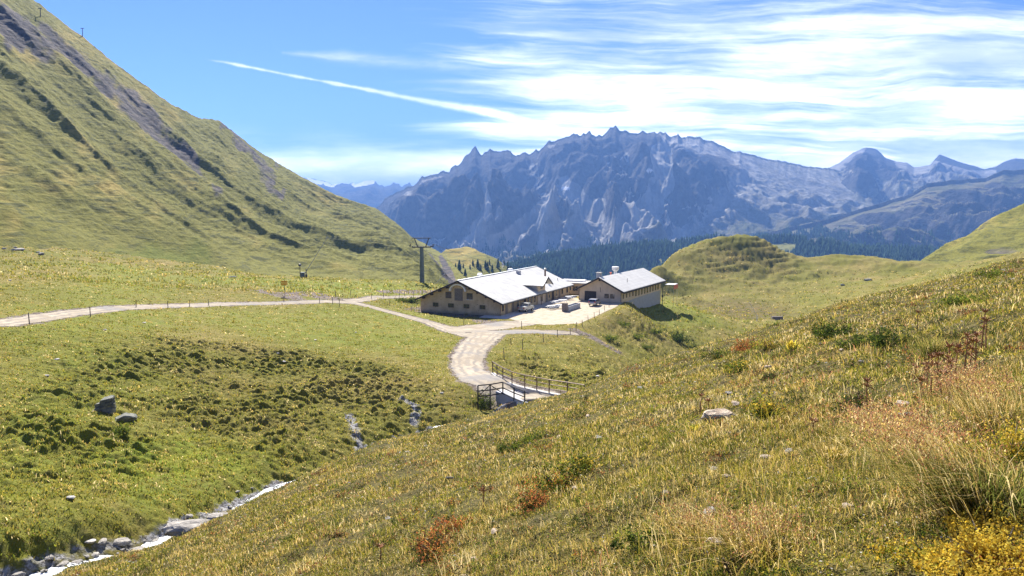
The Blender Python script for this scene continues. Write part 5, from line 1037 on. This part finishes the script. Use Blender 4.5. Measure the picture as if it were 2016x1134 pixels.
def shrub(px, py, rad, hgt, n, size, cols, lab, tips=None, tf=.0, lo=1.6, name='dwarf_shrub', cat='shrub', group=None, flat=.35):
    q = hitv(px, py, lo); r = empty(name, q, random.uniform(0, 6)); V, f4, c = leaf_cloud(n, rad, hgt, size, cols, rg, tips, tf, flat)
    arr_mesh('foliage', V, [f4], M_LEAF, c, parent=r); st_ = MB()
    for k in range(7): a = k * .9 + random.random(); st_.tube((0, 0, -.03), (math.cos(a) * rad * .6, math.sin(a) * rad * .45, hgt * .7), max(.004, size * .18), .002, 5)
    st_.build('stems', M['wood'], r); return tag(r, lab, cat, group)
G_ = 'dwarf shrubs in the near grass'
shrub(855,1092,.34,.22,2600,.017,DG+BR,'wide dark dwarf shrub with red and orange leaves at the bottom of the frame',OR,.7,group=G_)
shrub(900,1045,.30,.14,1500,.016,DG+OR,'low red leaved dwarf shrub above the wide dark one',OR,.7,group=G_)
shrub(1050,1005,.20,.26,2200,.017,DG,'dark upright dwarf shrub with bright orange tips left of the small cream stone',OR,.75,group=G_)
shrub(1100,960,.34,.20,2200,.017,YG+DG,'yellow green dwarf shrub behind the orange tipped one',YL+OR,.4,group=G_)
shrub(1150,925,.42,.20,2000,.018,YG+DG,'yellow green dwarf shrub farther up the slope',YL,.4,group=G_)
shrub(1285,1080,.24,.14,1800,.016,DG,'dark green dwarf shrub at the bottom right of centre',YG,.5,group=G_)
shrub(1510,820,.28,.26,1900,.02,YG+DG,'rounded dark shrub with yellow tips right of the cream rock',YL,.6,group=G_)
shrub(1515,748,.22,.12,1200,.02,BR+DG,'nearly black low shrub above the yellow tipped shrub',group=G_)
shrub(1645,660,.75,.30,2600,.03,DG,'long dark green shrub on the upper right slope',YG,.3,group=G_)
shrub(1695,685,.45,.28,1900,.025,DG,'dark green shrub below the long one on the upper right slope',YG,.3,group=G_)
shrub(1755,680,.42,.32,1900,.025,DG,'dark green shrub left of the big sedge tussock',YG,.3,group=G_)
shrub(1467,690,.5,.35,1900,.028,DG+OR,'dark shrub with red leaves on the shoulder of the near slope',OR,.5,group=G_)
shrub(1515,688,.45,.35,1600,.028,YG+BR,'brown and yellow shrub right of the red leaved one on the shoulder',YL,.5,group=G_)
shrub(1415,708,.5,.38,1700,.028,DG,'dark green shrub left of the red leaved one on the shoulder',YG,.3,group=G_)
shrub(1460,728,.5,.22,1500,.026,DG+YG,'low green shrub just below the shoulder of the near slope',YL,.3,group=G_)
shrub(1010,890,.35,.22,1500,.022,DG,'small dark green shrub left of centre on the near slope',YG,.3,group=G_)
shrub(1050,870,.4,.2,1300,.022,YG+DG,'small green shrub behind another left of centre on the near slope',YG,.3,group=G_)
shrub(1690,800,.32,.14,1600,.02,DG+BR,'dark patchy dwarf shrub between cream rock and the dried stalks',YG,.2,group=G_)
shrub(1900,600,.6,.2,2000,.03,DG+YG,'green shrub near the upper right edge of the slope',YG,.5,group=G_)
shrub(1960,545,.7,.24,2000,.03,DG+YG,'green shrub highest on the slope at the right edge',YG,.5,group=G_)
shrub(1870,670,.22,.12,900,.018,BR+DG,'small brown shrub behind the dried stalks',group=G_)
shrub(1960,1110,.40,.13,12000,.0065,YL,'bushy yellow flowering plant filling the bottom right corner',YL,.5,name='yellow_plant',cat='plant',flat=.8)
shrub(1990,900,.3,.22,5000,.0065,YL+YG,'yellow flowering plant at the right edge above the tussock',YL,.5,name='yellow_plant',cat='plant',flat=.8)
shrub(1840,1105,.2,.10,3500,.0065,YL+YG,'small yellow plant left of the bottom right corner',YL,.5,name='yellow_plant',cat='plant',flat=.8)
# shrubs on the far bank and hummocks
shrub(1335,672,2.6,2.0,2600,.16,DG,'broad dark green bush on the bank below the beige hall',YG,.2,lo=80,name='bush',cat='bush',group='bushes on the bank')
shrub(1365,688,2.0,1.2,1500,.15,DG,'smaller dark bush right of the broad one on the bank',YG,.2,lo=80,name='bush',cat='bush',group='bushes on the bank')
for i, (px, py, r_, lab) in enumerate([(1225,640,2.2,'upper left'),(1250,665,2.0,'middle'),(1290,655,1.6,'right'),(1200,668,1.8,'lower left'),(1270,685,1.6,'lowest')]): shrub(px, py, r_, .8, 1100, .13, DG+YG, lab + ' of the low green bushes on the slope under the yard', YG, .3, lo=80, name='bush', cat='bush', group='low bushes under the yard')
shrub(955,800,1.2,1.5,1600,.09,DG,'dark green bush under the near railing of the bridge',YG,.2,lo=55,name='bush',cat='bush')
shrub(810,594,2.2,.9,1400,.13,DG,'low dark green bush beside the left corner of the barn',YG,.3,lo=100,name='bush',cat='bush')
shrub(790,592,2.0,.7,1100,.13,DG+YG,'low green bush between the side track and the barn',YG,.3,lo=100,name='bush',cat='bush')
shrub(240,850,1.0,.5,900,.07,DG+YG,'small green shrub at the foot of the dark boulder',YG,.3,lo=30,name='bush',cat='bush')
tag(dark_patches(560), 'patchy dark heath cover scattered through the grass of the near hillside', 'ground cover', kind='stuff')
# sedge tussocks
def tussock(px, py, n, h, lab, spread=.12, keys=(['sedge', 'straw'], [5, 1]), lean=(0, 0), name='sedge_tussock', width=.005, seeds=0, droop=.9):
    q = hitv(px, py); r = empty(name, q); P = np.zeros((n, 3)); P[:, :2] = rg.normal(0, spread * .4, (n, 2)); H_ = h * rg.uniform(.5, 1.1, n); L = rg.normal(0, .5, (n, 2)) * H_[:, None] * droop + np.array([lean]) * H_[:, None] + P[:, :2] * 1.5
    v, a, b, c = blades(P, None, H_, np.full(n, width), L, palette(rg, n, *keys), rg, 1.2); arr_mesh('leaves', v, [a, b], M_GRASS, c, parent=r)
    if seeds:
        P = np.zeros((seeds, 3)); P[:, :2] = rg.normal(0, spread * .6, (seeds, 2)); H_ = h * rg.uniform(.9, 1.5, seeds); L = rg.normal(0, .22, (seeds, 2)) * H_[:, None] + np.array([lean]) * H_[:, None] * 1.4
        v, a, b, c = blades(P, None, H_, np.full(seeds, .0025), L, palette(rg, seeds, ['straw'], [1]), rg, .3); arr_mesh('stalks', v, [a, b], M_GRASS, c, parent=r)
        tips = P + np.stack([L[:, 0], L[:, 1], H_ * .92], 1); m_ = 12; T3 = np.repeat(tips, m_, 0) + rg.normal(0, .011, (seeds * m_, 3)) + np.outer(np.tile(np.linspace(-1, 0, m_), seeds), np.array([lean[0] * .08, lean[1] * .08, .06]))
        v, a, b, c = blades(T3, None, np.full(len(T3), .012), np.full(len(T3), .006), rg.normal(0, .008, (len(T3), 2)), palette(rg, len(T3), ['red', 'straw'], [2, 1]) * 1.1, rg, 0); arr_mesh('seed_heads', v, [a, b], M_GRASS, c, parent=r)
    return tag(r, lab, 'grass tussock')
tussock(1835,705,700,.42,'dark green sedge tussock behind the dried stalks',.16,droop=1.0)
tussock(1920,1000,1100,.36,'big sedge tussock with arching seed heads at the lower right',.22,lean=(-.5,.1),seeds=200,width=.006)
tussock(1800,900,420,.26,'pale seed headed grass clump left of the big tussock',.3,(['straw','sedge'],[3,2]),(-.5,0),seeds=170)
tussock(1960,830,500,.3,'reddish seed headed grass clump behind the big tussock',.3,(['straw','sedge'],[3,2]),(-.4,0),seeds=220)
tussock(1560,690,60,.34,'yellow broad leaved plant on the shoulder of the near slope',.16,(['yellow','green'],[3,1]),name='broad_leaved_plant',width=.03,droop=.7)
tussock(1365,850,30,.16,'small yellow leaved plant left of the cream rock',.06,(['yellow','green'],[2,1]),name='broad_leaved_plant',width=.014,droop=.7)
tussock(1640,900,260,.16,'brownish grass tuft left of the pale seed headed clump',.12,(['straw','olive'],[2,1]))
tussock(1500,1080,500,.16,'reddish seed headed grass low in the frame',.25,(['straw','olive'],[2,1]),(-.2,0),seeds=110)
tussock(1380,1060,300,.14,'small reddish seed headed grass left of its larger neighbour',.2,(['straw','olive'],[2,1]),(-.2,0),seeds=70)
# dried gentian stalks with whorled brown capsules
M_DRY = simple('dried_stalk_brown', (.34, .17, .075), .85, var=.3, sc=30); M_CAP = simple('dried_capsule_rust', (.34, .175, .075), .8, var=.35, sc=40)
def gentian(px, py, top_py, whorls, lab, lean=0.0, yellow=False):
    q = hitv(px, py); hgt = max(.12, (py - top_py) / F * math.hypot(q[0], q[1])); r = empty('dried_stalk', q, random.uniform(0, 6)); st_ = MB(); hd = []
    pts = [Vector((lean * hgt * t * t, random.uniform(-.01, .01), -.03 + (hgt + .03) * t)) for t in (0, .33, .66, 1)]; [st_.tube(pts[i], pts[i + 1], 0.010 - .0015 * i, .0085 - .0015 * i, 6) for i in range(3)]; st_.build('stem', M_DRY, r)
    for wv in range(whorls):
        t = 1 - wv * .2; p = Vector((lean * hgt * t * t, 0, hgt * t)); m_ = MB(); nn = 9 if wv == 0 else 6; sz = .036 if wv == 0 else .030
        for k in range(nn):
            a = 2 * math.pi * k / nn + wv; el = random.uniform(.35, 1.1); d = Vector((math.cos(a) * math.cos(el), math.sin(a) * math.cos(el), math.sin(el))); m_.tube(p, p + d * sz * .9, .003, sz * .26, 5); m_.tube(p + d * sz * .9, p + d * sz * 1.9, sz * .26, .002, 5)
        for k in range(2): a = random.uniform(0, 6); d = Vector((math.cos(a), math.sin(a), -.5)); m_.poly([p, p + d * .05 + Vector((0, 0, .012)), p + d * .075], (0, .004, .002))
        m_.build('seed_head', M_CAP, r)
    return tag(r, lab, 'dried plant', 'dried brown flower stalks')
GL = [(1905,745,680,3,'tallest of the stalks, standing right of centre in the cluster'),(1921,728,668,2,'stalk with the highest rounded head on the right of the cluster'),(1901,735,672,2,'stalk just left of the highest headed one'),(1862,790,695,4,'thick stalk at the middle of the cluster with layered heads'),
 (1842,790,708,3,'stalk left of the thick middle stalk'),(1833,778,712,3,'stalk with a drooping left side head in the cluster'),(1825,772,725,2,'short stalk in the left half of the cluster'),(1800,748,726,1,'bent leftmost stalk of the cluster with one head'),(1851,800,742,3,'short stalk in front of the thick middle stalk'),
 (1870,770,720,2,'stalk right behind the thick middle stalk'),(1880,735,690,2,'stalk with a broad head between the middle and the tall ones'),(1812,770,758,1,'lowest head at the left foot of the cluster'),(1866,800,752,2,'rusty stalk low in the middle of the cluster'),(1932,690,625,3,'single reddish stalk standing above the cluster toward the top'),(1940,690,640,1,'thin stalk beside the single reddish one'),
 (1806,655,620,1,'lone thin stalk with a pale head left of the cluster and behind the sedge'),(1706,795,755,2,'dark reddish stalk below the patchy dwarf shrub'),(1752,590,577,1,'tiny stalk on the skyline shoulder of the slope'),(1379,815,780,1,'left of the two thin stalks behind the cream rock'),(1396,812,790,1,'right of the two thin stalks behind the cream rock'),
 (951,1000,965,1,'reddish stalk left of the orange tipped dwarf shrub'),(749,1100,1080,1,'reddish stalk near the bottom left of the wide dark shrub'),(1600,855,838,1,'short dark stalk between cream rock and patchy shrub')]
for px, py, tp, wv, lab in GL: gentian(px, py, tp, wv, lab, random.uniform(-.12, .12))
for i, (px, py) in enumerate(((1415,1134),(1255,0))):
    if py: 
        q = hitv(1440, 1128); o = MB().tube((0, 0, -.05), (-.03, .0, .09), .009, .006).build('dead_stick', M['eave']); o.location = q; o.rotation_euler = (0, -.2, 0); tag(o, 'dark dead stick poking up at the bottom edge of the frame', 'stick')

# ------------------------------------------------------------------ single conifers on the spur
SPT = [(940,527,1.2),(905,534,1.4),(897,532,.9),(955,527,1.0),(960,531,1.1),(980,527,1.3),(985,530,1.0),(930,521,.8),(1003,524,.9),(992,523,.8),(893,541,1.1),(902,545,.9),(875,538,.7),(915,543,.8),(970,535,1.0),(987,536,1.1),(1000,533,.9),(946,533,.8),(925,529,.7),(1010,530,.9),(964,520,.7),(912,527,.6)]
EPf = bpy.data.objects['grassy_spur'].data; ev = np.empty(len(EPf.vertices) * 3, dtype=np.float32); EPf.vertices.foreach_get('co', ev); ev = ev.reshape(-1, 3)
epx = 1008 + F * ev[:, 0] / ev[:, 1]; epy = HOR - F * ev[:, 2] / ev[:, 1]
SPO = ORD + ['thirteenth', 'fourteenth', 'fifteenth', 'sixteenth', 'seventeenth', 'eighteenth', 'nineteenth', 'twentieth', 'twenty-first', 'rightmost']
for i, (px, py, s_) in enumerate(sorted(SPT)):
    k = int(np.argmin((epx - px) ** 2 + (epy - py) ** 2 + (ev[:, 1] > 900) * 1e4)); p = ev[k]; hh = 8.5 * s_
    r = empty('spruce', (float(p[0]), float(p[1]), float(p[2]) - .4)); V, f3, c = cone_trees(np.zeros((1, 3)), np.array([hh]), 6, 9, rt); arr_mesh('crown', V, [f3], M_CONIFER, c, parent=r); MB().tube((0, 0, -.5), (0, 0, hh * .5), .22, .1, 6).build('trunk', M['wood'], r)
    tag(r, f'{SPO[i]} from the left of the small spruces on the grassy spur behind the barn' , 'tree', 'spruces on the grassy spur')

# ------------------------------------------------------------------ haze
def haze():
    mn, mx = 0, 0
    for ob in C.objects:
        if ob.type == 'MESH':
            for c in ob.bound_box:
                zz = (ob.matrix_basis @ Vector(c)).z; mn = min(mn, zz); mx = max(mx, zz)
    HZ0, HZ1 = mn - 2, mx + 5; print('haze z', HZ0, HZ1)
    m, t, out = new_mat('haze'); v = t.add('ShaderNodeVolumePrincipled'); v.inputs['Density'].default_value = HAZE_D; v.inputs['Color'].default_value = (.14, .275, .60, 1); v.inputs['Anisotropy'].default_value = .1
    t.l.new(v.outputs[0], out.inputs['Volume']); o = MB().box(-9000, 9500, -1500, 22000, HZ0, HZ1).build('haze', m); tag(o, kind='stuff')
HAZE_D = 1.7e-4
haze()
